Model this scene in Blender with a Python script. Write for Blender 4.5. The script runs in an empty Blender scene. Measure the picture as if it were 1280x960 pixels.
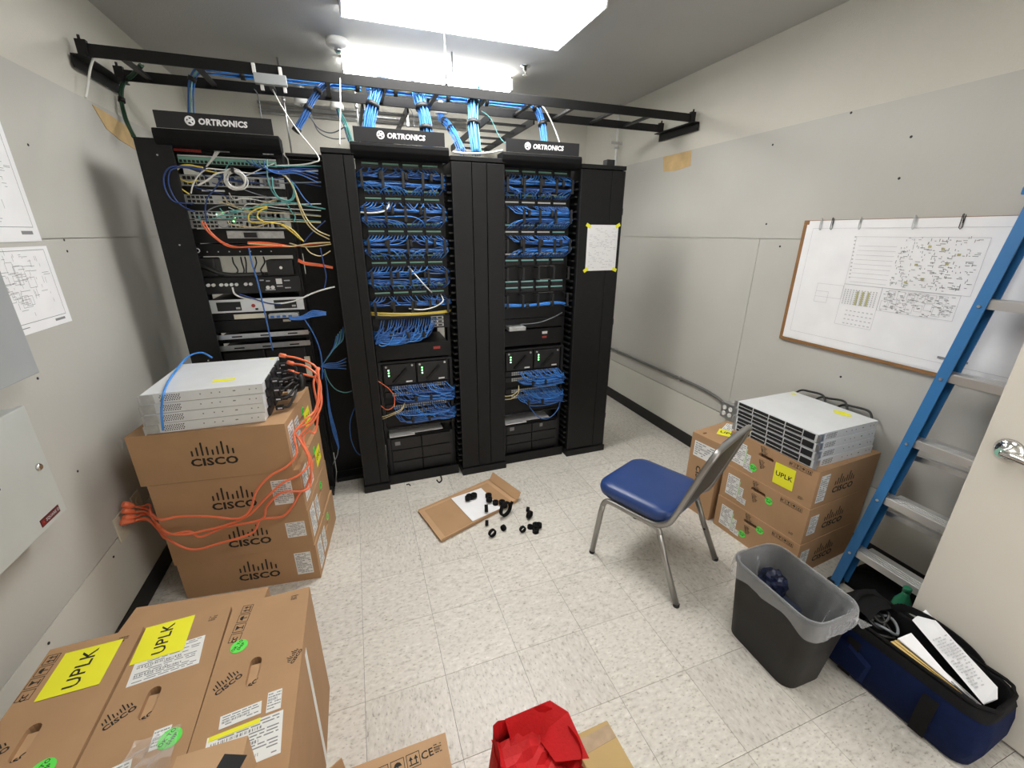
import bpy, bmesh, math, random
from mathutils import Vector, Matrix
random.seed(7)
S = bpy.context.scene
COL = S.collection
PI = math.pi
R = math.radians

# ------------------------------------------------------------ camera
FPX = 528.3
PIT, YAW, ROL = R(19.65), R(19.84), R(.22)
CAM = Vector((0, 0, 1.662))
fw = Vector((math.sin(YAW)*math.cos(PIT), math.cos(YAW)*math.cos(PIT), -math.sin(PIT)))
r0 = Vector((math.cos(YAW), -math.sin(YAW), 0)); u0 = r0.cross(fw)
rt = r0*math.cos(ROL)+u0*math.sin(ROL); up = -r0*math.sin(ROL)+u0*math.cos(ROL)
cd = bpy.data.cameras.new('camera'); cam = bpy.data.objects.new('camera', cd); COL.objects.link(cam)
cd.sensor_width = 36; cd.lens = FPX/1280*36; cd.clip_start = .02; cd.clip_end = 60
m = Matrix((rt, up, -fw)).transposed().to_4x4(); m.translation = CAM
cam.matrix_world = m
S.camera = cam
# ------------------------------------------------------------ world, exposure
S.view_settings.view_transform = 'Standard'; S.view_settings.look = 'None'
S.view_settings.gamma = 1; S.view_settings.use_curve_mapping = False
S.view_settings.exposure = 1.34
W = bpy.data.worlds.new('hall_light'); S.world = W; W.use_nodes = True
W.node_tree.nodes['Background'].inputs[0].default_value = (1, .97, .93, 1)
W.node_tree.nodes['Background'].inputs[1].default_value = .8
LAMP_MAIN = 9.0       # wraparound lens
LAMP_FILL = 3.9       # added lamp, out of view behind the camera, brightens carton and rack fronts
LAMP_STRIP = 13.0     # bare strip light


def at(px, py, ax, v):
    d = fw+rt*((px-640)/FPX)-up*((py-480)/FPX)
    i = 'xyz'.index(ax)
    return CAM+d*((v-CAM[i])/d[i])


# ------------------------------------------------------------ materials
MATS = {}


def mat(name, col, rough=.6, metal=0, var=.06, scale=8, bump=0, bscale=80, spec=.5, emit=0, coat=0):
    if name in MATS: return MATS[name]
    M = bpy.data.materials.new(name); M.use_nodes = True; nt = M.node_tree; N = nt.nodes; L = nt.links
    b = N['Principled BSDF']; b.inputs['Roughness'].default_value = rough; b.inputs['Metallic'].default_value = metal
    b.inputs['Specular IOR Level'].default_value = spec
    if coat: b.inputs['Coat Weight'].default_value = coat
    tc = N.new('ShaderNodeTexCoord')
    nz = N.new('ShaderNodeTexNoise'); nz.inputs['Scale'].default_value = scale; nz.inputs['Detail'].default_value = 5
    L.new(tc.outputs['Object'], nz.inputs['Vector'])
    rp = N.new('ShaderNodeValToRGB')
    rp.color_ramp.elements[0].position = .3; rp.color_ramp.elements[1].position = .7
    rp.color_ramp.elements[0].color = [c*(1-var) for c in col]+[1]
    rp.color_ramp.elements[1].color = [min(1, c*(1+var)) for c in col]+[1]
    L.new(nz.outputs['Fac'], rp.inputs['Fac']); L.new(rp.outputs['Color'], b.inputs['Base Color'])
    if emit:
        b.inputs['Emission Color'].default_value = list(col)+[1]; b.inputs['Emission Strength'].default_value = emit
    if bump:
        n2 = N.new('ShaderNodeTexNoise'); n2.inputs['Scale'].default_value = bscale; n2.inputs['Detail'].default_value = 4
        L.new(tc.outputs['Object'], n2.inputs['Vector'])
        bp = N.new('ShaderNodeBump'); bp.inputs['Strength'].default_value = bump; bp.inputs['Distance'].default_value = .004
        L.new(n2.outputs['Fac'], bp.inputs['Height']); L.new(bp.outputs['Normal'], b.inputs['Normal'])
    MATS[name] = M
    return M


def tile_mat():
    M = bpy.data.materials.new('vinyl_tile'); M.use_nodes = True; nt = M.node_tree; N = nt.nodes; L = nt.links
    b = N['Principled BSDF']; b.inputs['Roughness'].default_value = .38
    tc = N.new('ShaderNodeTexCoord'); oi = N.new('ShaderNodeObjectInfo')
    ad = N.new('ShaderNodeVectorMath'); ad.operation = 'ADD'
    ml = N.new('ShaderNodeVectorMath'); ml.operation = 'SCALE'; ml.inputs[0].default_value = (37, 53, 11)
    L.new(oi.outputs['Random'], ml.inputs['Scale'])
    L.new(tc.outputs['Object'], ad.inputs[0]); L.new(ml.outputs[0], ad.inputs[1])
    # grain runs one way or the other from tile to tile
    gt = N.new('ShaderNodeMath'); gt.operation = 'GREATER_THAN'; gt.inputs[1].default_value = .5
    L.new(oi.outputs['Random'], gt.inputs[0])
    mx = N.new('ShaderNodeMix'); mx.data_type = 'VECTOR'
    mx.inputs['A'].default_value = (1, .55, 1); mx.inputs['B'].default_value = (.55, 1, 1)
    L.new(gt.outputs[0], mx.inputs['Factor'])
    sc = N.new('ShaderNodeVectorMath'); sc.operation = 'MULTIPLY'
    L.new(ad.outputs[0], sc.inputs[0]); L.new(mx.outputs['Result'], sc.inputs[1])
    base = N.new('ShaderNodeTexNoise'); base.inputs['Scale'].default_value = 75; base.inputs['Detail'].default_value = 6
    L.new(sc.outputs[0], base.inputs['Vector'])
    r1 = N.new('ShaderNodeValToRGB'); e = r1.color_ramp.elements
    e[0].position = .3; e[0].color = (.47, .44, .39, 1); e[1].position = .62; e[1].color = (.66, .63, .575, 1)
    e2 = r1.color_ramp.elements.new(.44); e2.color = (.60, .57, .515, 1)
    e3 = r1.color_ramp.elements.new(.74); e3.color = (.74, .715, .665, 1)
    L.new(base.outputs['Fac'], r1.inputs['Fac'])
    sp = N.new('ShaderNodeTexNoise'); sp.inputs['Scale'].default_value = 150; sp.inputs['Detail'].default_value = 1
    L.new(sc.outputs[0], sp.inputs['Vector'])
    r2 = N.new('ShaderNodeValToRGB'); r2.color_ramp.elements[0].position = .27; r2.color_ramp.elements[0].color = (.45, .42, .38, 1)
    r2.color_ramp.elements[1].position = .36; r2.color_ramp.elements[1].color = (1, 1, 1, 1)
    L.new(sp.outputs['Fac'], r2.inputs['Fac'])
    mu = N.new('ShaderNodeMix'); mu.data_type = 'RGBA'; mu.blend_type = 'MULTIPLY'; mu.inputs['Factor'].default_value = .55
    L.new(r1.outputs['Color'], mu.inputs['A']); L.new(r2.outputs['Color'], mu.inputs['B'])
    hs = N.new('ShaderNodeHueSaturation')
    mr = N.new('ShaderNodeMapRange'); mr.inputs['To Min'].default_value = .95; mr.inputs['To Max'].default_value = 1.05
    L.new(oi.outputs['Random'], mr.inputs['Value']); L.new(mr.outputs[0], hs.inputs['Value'])
    L.new(mu.outputs['Result'], hs.inputs['Color']); L.new(hs.outputs['Color'], b.inputs['Base Color'])
    return M


def plastic_film():
    M = bpy.data.materials.new('clear_film'); M.use_nodes = True; nt = M.node_tree; N = nt.nodes; L = nt.links
    b = N['Principled BSDF']; b.inputs['Base Color'].default_value = (.85, .87, .9, 1); b.inputs['Roughness'].default_value = .18
    b.inputs['Specular IOR Level'].default_value = .8
    tc = N.new('ShaderNodeTexCoord'); nz = N.new('ShaderNodeTexNoise'); nz.inputs['Scale'].default_value = 22; nz.inputs['Distortion'].default_value = 1.5
    L.new(tc.outputs['Object'], nz.inputs['Vector'])
    bp = N.new('ShaderNodeBump'); bp.inputs['Strength'].default_value = .35; bp.inputs['Distance'].default_value = .02
    L.new(nz.outputs['Fac'], bp.inputs['Height']); L.new(bp.outputs['Normal'], b.inputs['Normal'])
    tr = N.new('ShaderNodeBsdfTransparent'); mx = N.new('ShaderNodeMixShader')
    lw = N.new('ShaderNodeLayerWeight'); lw.inputs['Blend'].default_value = .35
    mr = N.new('ShaderNodeMapRange'); mr.inputs['To Min'].default_value = .13; mr.inputs['To Max'].default_value = .55
    L.new(lw.outputs['Facing'], mr.inputs['Value']); L.new(mr.outputs[0], mx.inputs['Fac'])
    L.new(tr.outputs[0], mx.inputs[1]); L.new(b.outputs[0], mx.inputs[2])
    L.new(mx.outputs[0], N['Material Output'].inputs['Surface'])
    return M


def cardboard(name, col):
    M = mat(name, col, .75, 0, .07, 5, .12, 30, spec=.25)
    return M


M_TILE = tile_mat(); M_FILM = plastic_film()
M_WALL = mat('painted_drywall', (.62, .60, .535), .8, 0, .02, 3, .5, 140, spec=.2)
M_PANEL = mat('painted_plywood', (.515, .505, .47), .55, 0, .03, 2.5, .15, 60, spec=.3)
M_LOWER = mat('painted_skirting_panel', (.63, .62, .56), .5, 0, .02, 3, .1, 60, spec=.3)
M_CEIL = mat('ceiling_paint', (.50, .50, .48), .85, 0, .02, 3, .3, 120, spec=.2)
M_RUBBER = mat('black_rubber', (.012, .012, .012), .6)
M_GROUT = mat('tile_joint', (.10, .095, .085), .9)
M_BLACK = mat('black_powder_coat', (.0085, .0085, .0090), .45, 0, .15, 20, .08, 300, spec=.3)
M_TROUGH = mat('matt_black', (.008, .008, .0085), .75, 0, .1, 20, spec=.12)
M_BLACK2 = mat('black_plastic', (.012, .012, .013), .5, 0, .2, 20)
M_DKGREY = mat('dark_grey_metal', (.022, .022, .024), .5, .0, spec=.3)
M_STEEL = mat('galvanised_steel', (.62, .63, .64), .32, .9, .1, 30)
M_CHROME = mat('chrome', (.75, .75, .74), .15, 1, .03)
M_SILVER = mat('switch_silver', (.80, .82, .84), .40, .25, .03, 12)
M_SILVER2 = mat('router_silver', (.50, .51, .50), .45, .4, .15, 60)
M_CARD = cardboard('brown_cardboard', (.43, .26, .14))
M_CARD2 = cardboard('light_cardboard', (.52, .33, .185))
M_CARD3 = cardboard('tan_cardboard', (.50, .36, .16))
M_INK = mat('black_ink', (.016, .013, .01), .7)
M_GREYINK = mat('grey_ink', (.25, .25, .26), .8)
M_LTINK = mat('pale_ink', (.52, .52, .54), .8)
M_OLIVEINK = mat('olive_ink', (.52, .50, .26), .8)
M_WHITE = mat('white_paper', (.87, .87, .89), .7, 0, .03)
M_GLOSSW = mat('white_label', (.80, .80, .78), .4, 0, .02)
M_YELLOW = mat('fluorescent_yellow_paper', (.86, .83, .03), .6, 0, .03)
M_GREEN = mat('fluorescent_green_sticker', (.13, .80, .10), .5, 0, .03)
M_PALEGRN = mat('pale_green_strip', (.45, .68, .38), .5)
M_TEAL = mat('teal_label', (.32, .62, .60), .5)
M_GRNLAB = mat('green_label', (.24, .48, .38), .5)
M_BLUE = mat('blue_cable', (.045, .15, .45), .4, 0, .15, 40)
M_BLUEL = mat('bright_blue_cable', (.06, .27, .75), .4, 0, .15, 40)
M_BLUED = mat('dark_blue_cable', (.025, .06, .22), .4, 0, .15, 40)
M_YELC = mat('yellow_cable', (.75, .58, .10), .4)
M_ORC = mat('orange_fibre', (.80, .16, .06), .4)
M_ORANGE = mat('orange_power_cord', (.88, .20, .09), .38, 0, .05)
M_TEALC = mat('teal_cable', (.12, .38, .37), .4)
M_GREENC = mat('green_cable', (.025, .075, .04), .45)
M_WHITEC = mat('white_cable', (.75, .75, .72), .45)
M_CREAMC = mat('cream_cable', (.66, .55, .30), .45)
M_GREYC = mat('grey_cable', (.22, .24, .26), .45)
M_BLKC = mat('black_cable', (.014, .014, .014), .4)
M_VINYL = mat('navy_vinyl', (.018, .05, .185), .36, 0, .04, 6, .1, 200)
M_FRAME = mat('satin_grey_frame', (.34, .33, .31), .32, .75, .05)
M_BACK = mat('grey_seatback', (.05, .05, .049), .5, 0, spec=.3)
M_LADBLUE = mat('blue_fibreglass', (.03, .17, .42), .42, 0, .05)
M_ALU = mat('aluminium', (.72, .72, .72), .35, .85, .05)
M_BIN = mat('charcoal_bin_plastic', (.017, .0155, .0145), .55, 0, .06, 8, .1, 200, spec=.3)
M_NAVY = mat('navy_nylon', (.0026, .0085, .042), .8, 0, .12, 30, .35, 260, spec=.15)
M_BLKN = mat('black_nylon', (.0055, .0055, .006), .8, 0, .12, 30, .35, 260, spec=.2)
M_RED = mat('red_nonwoven', (.62, .012, .016), .65, 0, .1, 10, .35, 120)
M_DOOR = mat('door_paint', (.64, .605, .54), .45, 0, .03, 2, .08, 60)
M_GREYCAB = mat('grey_enamel', (.36, .38, .39), .4, 0, .03)
M_LTCAB = mat('light_grey_enamel', (.50, .52, .50), .4, 0, .03)
M_DUCT = mat('dull_conduit', (.15, .15, .14), .5, .2)
M_WOOD = mat('raw_plywood', (.60, .42, .20), .7, 0, .15, 9)
M_OAK = mat('oak_frame', (.27, .135, .05), .5, 0, .15, 14)
M_CREAM = mat('cream_plastic', (.66, .62, .50), .4)
M_TAG = mat('dark_red_tag', (.10, .015, .018), .4)
M_REDP = mat('red_plastic', (.45, .05, .04), .45)
M_LED = mat('green_led', (.2, 1, .25), .4, emit=3)
M_LEDW = mat('white_led', (.7, .85, 1), .4, emit=4)
M_LENS = mat('lit_diffuser', (1, .985, .95), .5, var=0, emit=LAMP_MAIN)
M_LENS3 = mat('lit_fill_diffuser', (1, .985, .95), .5, var=0, emit=LAMP_FILL)
M_LENS2 = mat('lit_tube_cover', (1, .985, .95), .5, var=0, emit=LAMP_STRIP)
M_WMETAL = mat('white_enamel', (.78, .78, .76), .4)
M_BOTTLE = mat('green_bottle_plastic', (.02, .16, .08), .25)
M_TAPE = mat('packing_tape', (.48, .36, .24), .12, 0, .1, 30, spec=.8)
M_BTAPE = mat('black_tape', (.03, .03, .032), .2)
M_MANILA = mat('manila_folder', (.72, .50, .16), .6)
M_PURPLE = mat('violet_plug', (.55, .55, .62), .4)

# ------------------------------------------------------------ mesh building


class MB:
    def __init__(s): s.v = []; s.f = []; s.sm = []; s.mi = []

    def add(s, vs, fs, smooth=False, mi=0):
        o = len(s.v); s.v += [tuple(x) for x in vs]
        for f in fs: s.f.append([o+i for i in f]); s.sm.append(smooth); s.mi.append(mi)
        return s

    def box(s, x0, x1, y0, y1, z0, z1, mi=0):
        return s.add([(x0, y0, z0), (x1, y0, z0), (x1, y1, z0), (x0, y1, z0), (x0, y0, z1), (x1, y0, z1), (x1, y1, z1), (x0, y1, z1)],
                     [(0, 3, 2, 1), (4, 5, 6, 7), (0, 1, 5, 4), (1, 2, 6, 5), (2, 3, 7, 6), (3, 0, 4, 7)], mi=mi)

    def bar(s, a, b, w, h, upv=(0, 0, 1), mi=0):
        a = Vector(a); b = Vector(b); t = (b-a).normalized(); u = t.cross(Vector(upv))
        if u.length < 1e-4: u = t.cross(Vector((0, 1, 0)))
        u.normalize(); v = u.cross(t)
        P = []
        for c in (a, b):
            for i, j in ((-1, -1), (1, -1), (1, 1), (-1, 1)): P.append(c+u*(i*w/2)+v*(j*h/2))
        return s.add(P, [(3, 2, 1, 0), (4, 5, 6, 7), (0, 1, 5, 4), (1, 2, 6, 5), (2, 3, 7, 6), (3, 0, 4, 7)], mi=mi)

    def tube(s, pts, r, n=6, closed=False, cap=True, mi=0):
        pts = [Vector(p) for p in pts]; k = len(pts)
        rs = r if isinstance(r, (list, tuple)) else [r]*k
        V = []; prev = None
        for i in range(k):
            if closed: t = pts[(i+1) % k]-pts[i-1]
            else: t = pts[min(i+1, k-1)]-pts[max(i-1, 0)]
            if t.length < 1e-9: t = Vector((0, 0, 1))
            t.normalize()
            if prev is None:
                a = Vector((0, 0, 1)) if abs(t.z) < .9 else Vector((1, 0, 0)); u = t.cross(a).normalized()
            else:
                u = prev-t*prev.dot(t)
                if u.length < 1e-6: u = t.cross(Vector((0, 0, 1)))
                u.normalize()
            prev = u; v = t.cross(u)
            for j in range(n):
                a = 2*PI*j/n; V.append(pts[i]+u*(math.cos(a)*rs[i])+v*(math.sin(a)*rs[i]))
        F = []
        for i in range(k if closed else k-1):
            for j in range(n):
                i2 = (i+1) % k; F.append((i*n+j, i*n+(j+1) % n, i2*n+(j+1) % n, i2*n+j))
        s.add(V, F, True, mi)
        if cap and not closed:
            o = len(s.v)-len(V)
            s.f.append([o+j for j in range(n)][::-1]); s.sm.append(False); s.mi.append(mi)
            s.f.append([o+(k-1)*n+j for j in range(n)]); s.sm.append(False); s.mi.append(mi)
        return s

    def cyl(s, a, b, r, n=16, r2=None, mi=0):
        return s.tube([a, b], [r, r if r2 is None else r2], n, mi=mi)

    def lathe(s, prof, n=24, c=(0, 0, 0), axis='z', smooth=True, mi=0):
        V = []
        for (r, h) in prof:
            for j in range(n):
                a = 2*PI*j/n; p = (r*math.cos(a), r*math.sin(a), h)
                if axis == 'y': p = (p[0], p[2], -p[1])
                if axis == 'x': p = (p[2], p[0], p[1])
                V.append((p[0]+c[0], p[1]+c[1], p[2]+c[2]))
        F = [(i*n+j, i*n+(j+1) % n, (i+1)*n+(j+1) % n, (i+1)*n+j) for i in range(len(prof)-1) for j in range(n)]
        s.add(V, F, smooth, mi); o = len(s.v)-len(V)
        s.f.append([o+j for j in range(n)][::-1]); s.sm.append(False); s.mi.append(mi)
        s.f.append([o+(len(prof)-1)*n+j for j in range(n)]); s.sm.append(False); s.mi.append(mi)
        return s

    def prism(s, poly, h0, h1, axis='z', mi=0):
        n = len(poly); mp = {'z': lambda a, b, h: (a, b, h), 'y': lambda a, b, h: (a, h, b), 'x': lambda a, b, h: (h, a, b)}[axis]
        V = [mp(a, b, h0) for a, b in poly]+[mp(a, b, h1) for a, b in poly]
        F = [tuple(range(n))[::-1], tuple(range(n, 2*n))]+[(i, (i+1) % n, n+(i+1) % n, n+i) for i in range(n)]
        return s.add(V, F, mi=mi)

    def loft(s, rings, close=True, smooth=True, cap0=False, cap1=False, mi=0):
        n = len(rings[0]); V = [p for r_ in rings for p in r_]; F = []
        for i in range(len(rings)-1):
            for j in range(n if close else n-1):
                F.append((i*n+j, i*n+(j+1) % n, (i+1)*n+(j+1) % n, (i+1)*n+j))
        s.add(V, F, smooth, mi); o = len(s.v)-len(V)
        if cap0: s.f.append([o+j for j in range(n)][::-1]); s.sm.append(False); s.mi.append(mi)
        if cap1: s.f.append([o+(len(rings)-1)*n+j for j in range(n)]); s.sm.append(False); s.mi.append(mi)
        return s

    def mesh(s, name, mats, bevel=0, fixn=True):
        me = bpy.data.meshes.new(name); me.from_pydata([tuple(v) for v in s.v], [], s.f)
        for p, a, b in zip(me.polygons, s.sm, s.mi): p.use_smooth = a; p.material_index = b
        if bevel or fixn:
            bm = bmesh.new(); bm.from_mesh(me)
            if fixn: bmesh.ops.recalc_face_normals(bm, faces=bm.faces)
            if bevel:
                ed = [e for e in bm.edges if len(e.link_faces) == 2 and e.calc_face_angle(0) > .5]
                bmesh.ops.bevel(bm, geom=ed, offset=bevel, segments=2, affect='EDGES', profile=.6, clamp_overlap=True)
            bm.to_mesh(me); bm.free()
        for M in (mats if isinstance(mats, (list, tuple)) else [mats]): me.materials.append(M)
        return me

    def build(s, name, mats, parent=None, bevel=0):
        return put(name, s.mesh(name, mats, bevel), parent)


def put(name, me, parent=None, loc=None, rot=None):
    o = bpy.data.objects.new(name, me); COL.objects.link(o)
    if parent is not None: o.parent = parent
    if loc is not None: o.location = loc
    if rot is not None: o.rotation_euler = rot
    return o


def tag(o, label, cat, group=None, kind=None):
    o['label'] = label; o['category'] = cat
    if group: o['group'] = group
    if kind: o['kind'] = kind
    return o


def thing(name, label, cat, loc=(0, 0, 0), rotz=0, group=None):
    o = bpy.data.objects.new(name, None); COL.objects.link(o); o.empty_display_size = .05
    o.location = loc; o.rotation_euler = (0, 0, rotz)
    return tag(o, label, cat, group)


def struct(o): o['kind'] = 'structure'; return o


def cat_rom(P, k=6, closed=False):
    P = [Vector(p) for p in P]; out = []; n = len(P)
    for i in range(n if closed else n-1):
        if closed: a, b, c, d = P[i-1], P[i], P[(i+1) % n], P[(i+2) % n]
        else: a, b, c, d = P[max(i-1, 0)], P[i], P[i+1], P[min(i+2, n-1)]
        for j in range(k):
            t = j/k
            out.append(.5*((2*b)+(c-a)*t+(2*a-5*b+4*c-d)*t*t+(3*b-a-3*c+d)*t**3))
    if not closed: out.append(P[-1])
    return out


TXT = {}


def text_mesh(body, size, M, bold=0, shear=0, sx=1, align='CENTER'):
    key = (body, size, M.name, bold, shear, sx, align)
    if key in TXT: return TXT[key]
    cu = bpy.data.curves.new('lettering', 'FONT'); cu.body = body; cu.size = size; cu.align_x = align; cu.align_y = 'CENTER'
    cu.offset = bold; cu.shear = shear; cu.resolution_u = 2; cu.space_character = 1.05
    ob = bpy.data.objects.new('lettering', cu); COL.objects.link(ob)
    bpy.context.view_layer.update()
    me = bpy.data.meshes.new_from_object(ob.evaluated_get(bpy.context.evaluated_depsgraph_get()))
    bpy.data.objects.remove(ob); bpy.data.curves.remove(cu)
    me.name = 'lettering'
    for v in me.vertices: v.co.x *= sx
    me.materials.clear(); me.materials.append(M)
    TXT[key] = me
    return me


def on_face(name, me, parent, org, u, v, a=0, b=0, lift=0, rot=0):
    """put a flat mesh (built in its own xy plane) on a face given by origin and axes u, v"""
    u = Vector(u).normalized(); v = Vector(v).normalized(); n = u.cross(v)
    c, s_ = math.cos(rot), math.sin(rot)
    U = u*c+v*s_; V = v*c-u*s_
    m = Matrix((U, V, n)).transposed().to_4x4(); m.translation = Vector(org)+u*a+v*b+n*lift
    o = bpy.data.objects.new(name, me); COL.objects.link(o)
    if parent is not None: o.parent = parent
    o.matrix_local = m
    return o


def slab(w, h, t=.0006, M=None, rnd=0, dog=None):
    b = MB()
    if rnd:
        n = 24; b.prism([(w/2*math.cos(2*PI*i/n), h/2*math.sin(2*PI*i/n)) for i in range(n)], 0, t)
    else: b.box(-w/2, w/2, -h/2, h/2, 0, t)
    return b.mesh('slab', M)


def print_lines(w, h, seed, M=None, rows=10, barcode=True, z=.0008):
    """small print on a label: text rows and a barcode, as flat ink"""
    rd = random.Random(seed); b = MB()
    def q(x0, x1, y0, y1): b.add([(x0, y0, z), (x1, y0, z), (x1, y1, z), (x0, y1, z)], [(0, 1, 2, 3)])
    rh = h/(rows+1)
    for i in range(rows):
        y = h/2-rh*(i+.9); x = -w/2*.88
        if barcode and i % 4 == 2:
            while x < w*.2:
                ww = w*rd.choice([.008, .016, .024]); q(x, x+ww, y-rh*.45, y+rh*.45); x += ww+w*rd.choice([.01, .02])
            continue
        while x < w/2*.85:
            ww = min(w*rd.uniform(.05, .22), w/2*.9-x)
            if rd.random() < .75: q(x, x+ww, y-rh*.2, y+rh*.2)
            x += ww+w*.03
    return b.mesh('print', M or M_GREYINK, fixn=False)


# ------------------------------------------------------------ the room
XL, XR, YB, YFR, ZC = -1.1, 2.445, 4.52, -.32, 2.755
T = .3048; TX0, TY0 = -.1438, 1.8238
floor = struct(MB().box(XL-.1, XR+.1, YFR-.1, YB+.1, -.06, -.004).build('floor', M_GROUT))
tile_full = MB().box(-T/2+.0007, T/2-.0007, -T/2+.0007, T/2-.0007, -.004, 0).mesh('tile', M_TILE)
i0 = math.floor((XL-TX0)/T); i1 = math.ceil((XR-TX0)/T); j0 = math.floor((YFR-TY0)/T); j1 = math.ceil((YB-TY0)/T)
for i in range(i0, i1):
    for j in range(j0, j1):
        xa, xb = TX0+i*T, TX0+(i+1)*T; ya, yb = TY0+j*T, TY0+(j+1)*T
        cx, cy = (xa+xb)/2, (ya+yb)/2
        if xa < XL or xb > XR or ya < YFR or yb > YB:
            xa2, xb2 = max(xa, XL)+.0007, min(xb, XR)-.0007; ya2, yb2 = max(ya, YFR)+.0007, min(yb, YB)-.0007
            if xb2-xa2 < .01 or yb2-ya2 < .01: continue
            me = MB().box(xa2-cx, xb2-cx, ya2-cy, yb2-cy, -.004, 0).mesh('tile', M_TILE)
        else: me = tile_full
        put('tile', me, floor, (cx, cy, 0))
struct(MB().box(XL-.1, XR+.1, YFR-.1, YB+.1, ZC, ZC+.08).build('ceiling', M_CEIL))
wl = struct(MB().box(XL-.1, XL-.012, YFR-.1, YB+.1, 0, ZC).build('wall_left', M_WALL))
wr = struct(MB().box(XR+.012, XR+.1, YFR-.1, YB+.1, 0, ZC).build('wall_right', M_WALL))
wb = struct(MB().box(XL-.012, XR+.012, YB, YB+.1, 0, ZC).build('wall_back', M_WALL))
# front wall behind the camera, with the doorway
DX0, DX1, DZ = 1.03, 1.93, 2.06
fb = MB(); fb.box(XL-.012, DX0-.05, YFR-.1, YFR, 0, ZC); fb.box(DX1+.05, XR+.012, YFR-.1, YFR, 0, ZC); fb.box(DX0-.05, DX1+.05, YFR-.1, YFR, DZ+.05, ZC)
struct(fb.build('wall_front', M_WALL))
tb = MB(); tb.box(DX0-.05, DX0, YFR-.1, YFR+.015, 0, DZ+.05); tb.box(DX1, DX1+.05, YFR-.1, YFR+.015, 0, DZ+.05); tb.box(DX0, DX1, YFR-.1, YFR+.015, DZ, DZ+.05)
struct(tb.build('trim_1', M_DOOR))
# plywood panels on the side walls, each its own board
def board(par, side, y0, y1, z0, z1, M, t=.012):
    g = .0015
    if side == 'L': MB().box(XL-.012, XL-.012+t, y0+g, y1-g, z0+g, z1-g).build('panel', M, par)
    else: MB().box(XR+.012-t, XR+.012, y0+g, y1-g, z0+g, z1-g).build('panel', M, par)
ZS = (.41, 1.635, 2.25)
for side, par in (('L', wl), ('R', wr)):
    cuts = (YFR, -.3+.02, 2.14, YB) if side == 'R' else (YFR, 1.0, 3.44, YB)
    for a, b_ in zip(cuts[:-1], cuts[1:]):
        if b_-a < .05: continue
        board(par, side, a, b_, ZS[0], ZS[1], M_PANEL)
    board(par, side, YFR, YB, ZS[1], ZS[2], M_PANEL); board(par, side, YFR, YB, .0, ZS[0]-.005, M_LOWER, .010)
struct(MB().box(XL-.001, XL+.006, YFR, YB, .001, .1).build('baseboard_left', M_RUBBER))
struct(MB().box(XR-.006, XR+.001, YFR, YB, .001, .1).build('baseboard_right', M_RUBBER))
struct(MB().box(XL+.006, XR-.006, YB-.008, YB, .001, .1).build('baseboard_back', M_RUBBER))
# bare wood patches
def patch(side, pts, label):
    x = XL if side == 'L' else XR
    s_ = 1 if side == 'L' else -1
    o = MB().prism([(y, z) for y, z in pts], x+s_*.0002, x+s_*.003, 'x').build('unpainted_patch', M_WOOD)
    return tag(o, label, 'patch')
patch('R', [(3.19, 2.245), (2.875, 2.245), (2.862, 2.14), (3.02, 2.125), (3.17, 2.135)], 'bare wood patch on the grey wall with the framed plan')
patch('L', [(2.9, 2.235), (3.02, 2.23), (3.30, 2.205), (3.28, 2.10), (3.1, 2.12), (2.98, 2.15)], 'torn bare wood patch on the wall with two taped plans')
# screw holes left in the panels
sb = MB()
for (px, py, s_) in [(966, 181, 'R'), (1139, 171, 'R'), (1124, 223, 'R'), (1064, 141, 'R'), (958, 280, 'R'), (1051, 471, 'R'), (975, 308, 'R')]:
    p = at(px, py, 'x', XR); sb.cyl((XR-.0012, p.y, p.z), (XR+.001, p.y, p.z), .006, 8)
sb.build('screw_head', M_RUBBER, wr)
sb = MB()
for (px, py) in [(97, 589), (142, 696), (35, 181), (80, 300), (84, 314), (47, 473), (61, 804)]:
    p = at(px, py, 'x', XL); sb.cyl((XL-.001, p.y, p.z), (XL+.0012, p.y, p.z), .005, 8)
sb.build('screw_head', M_RUBBER, wl)

# ------------------------------------------------------------ lamps and ceiling things
def wrap_light(label, loc, M, hd=.285):
    t = thing('ceiling_light', label, 'ceiling light', loc)
    MB().box(-.615, .615, -hd, hd, -.012, 0).build('housing', M_WMETAL, t)
    MB().prism([(-hd+.002, -.0125), (-hd+.01, -.055), (hd-.01, -.055), (hd-.002, -.0125)], -.605, .605, 'x').build('diffuser', M, t)
    for s_ in (-1, 1): MB().prism([(-hd, -.0), (-hd, -.015), (-hd+.008, -.058), (hd-.008, -.058), (hd, -.015), (hd, 0)], s_*.606, s_*.615, 'x').build('end_cap', M_WMETAL, t)
wrap_light('wide white wraparound fluorescent light on the ceiling in front of the cable ladder', (.685, 2.53, ZC), M_LENS)
wrap_light('wide white wraparound fluorescent light on the ceiling above the doorway end', (.685, .55, ZC), M_LENS3)
t = thing('strip_light', 'narrow fluorescent strip light on the ceiling behind the cable ladder', 'ceiling light', (.655, 3.53, ZC))
MB().box(-.585, .585, -.035, .035, -.035, 0).build('channel', M_WMETAL, t)
MB().prism([(-.075, -.035), (-.07, -.075), (-.045, -.095), (.045, -.095), (.07, -.075), (.075, -.035)], -.58, .58, 'x').build('diffuser', M_LENS2, t)
for s_ in (-1, 1): MB().box(min(s_*.581, s_*.59), max(s_*.581, s_*.59), -.078, .078, -.098, -.03).build('end_cap', M_WMETAL, t)
t = thing('smoke_detector', 'round white smoke detector on the ceiling', 'smoke detector', (.05, 3.26, ZC))
MB().lathe([(.062, 0), (.066, -.012), (.066, -.03), (.052, -.042), (.03, -.046)][::-1], 28).build('housing', M_WMETAL, t)
MB().lathe([(.02, -.046), (.024, -.058), (.014, -.07)][::-1], 16).build('sensor_cap', M_CHROME, t)
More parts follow.
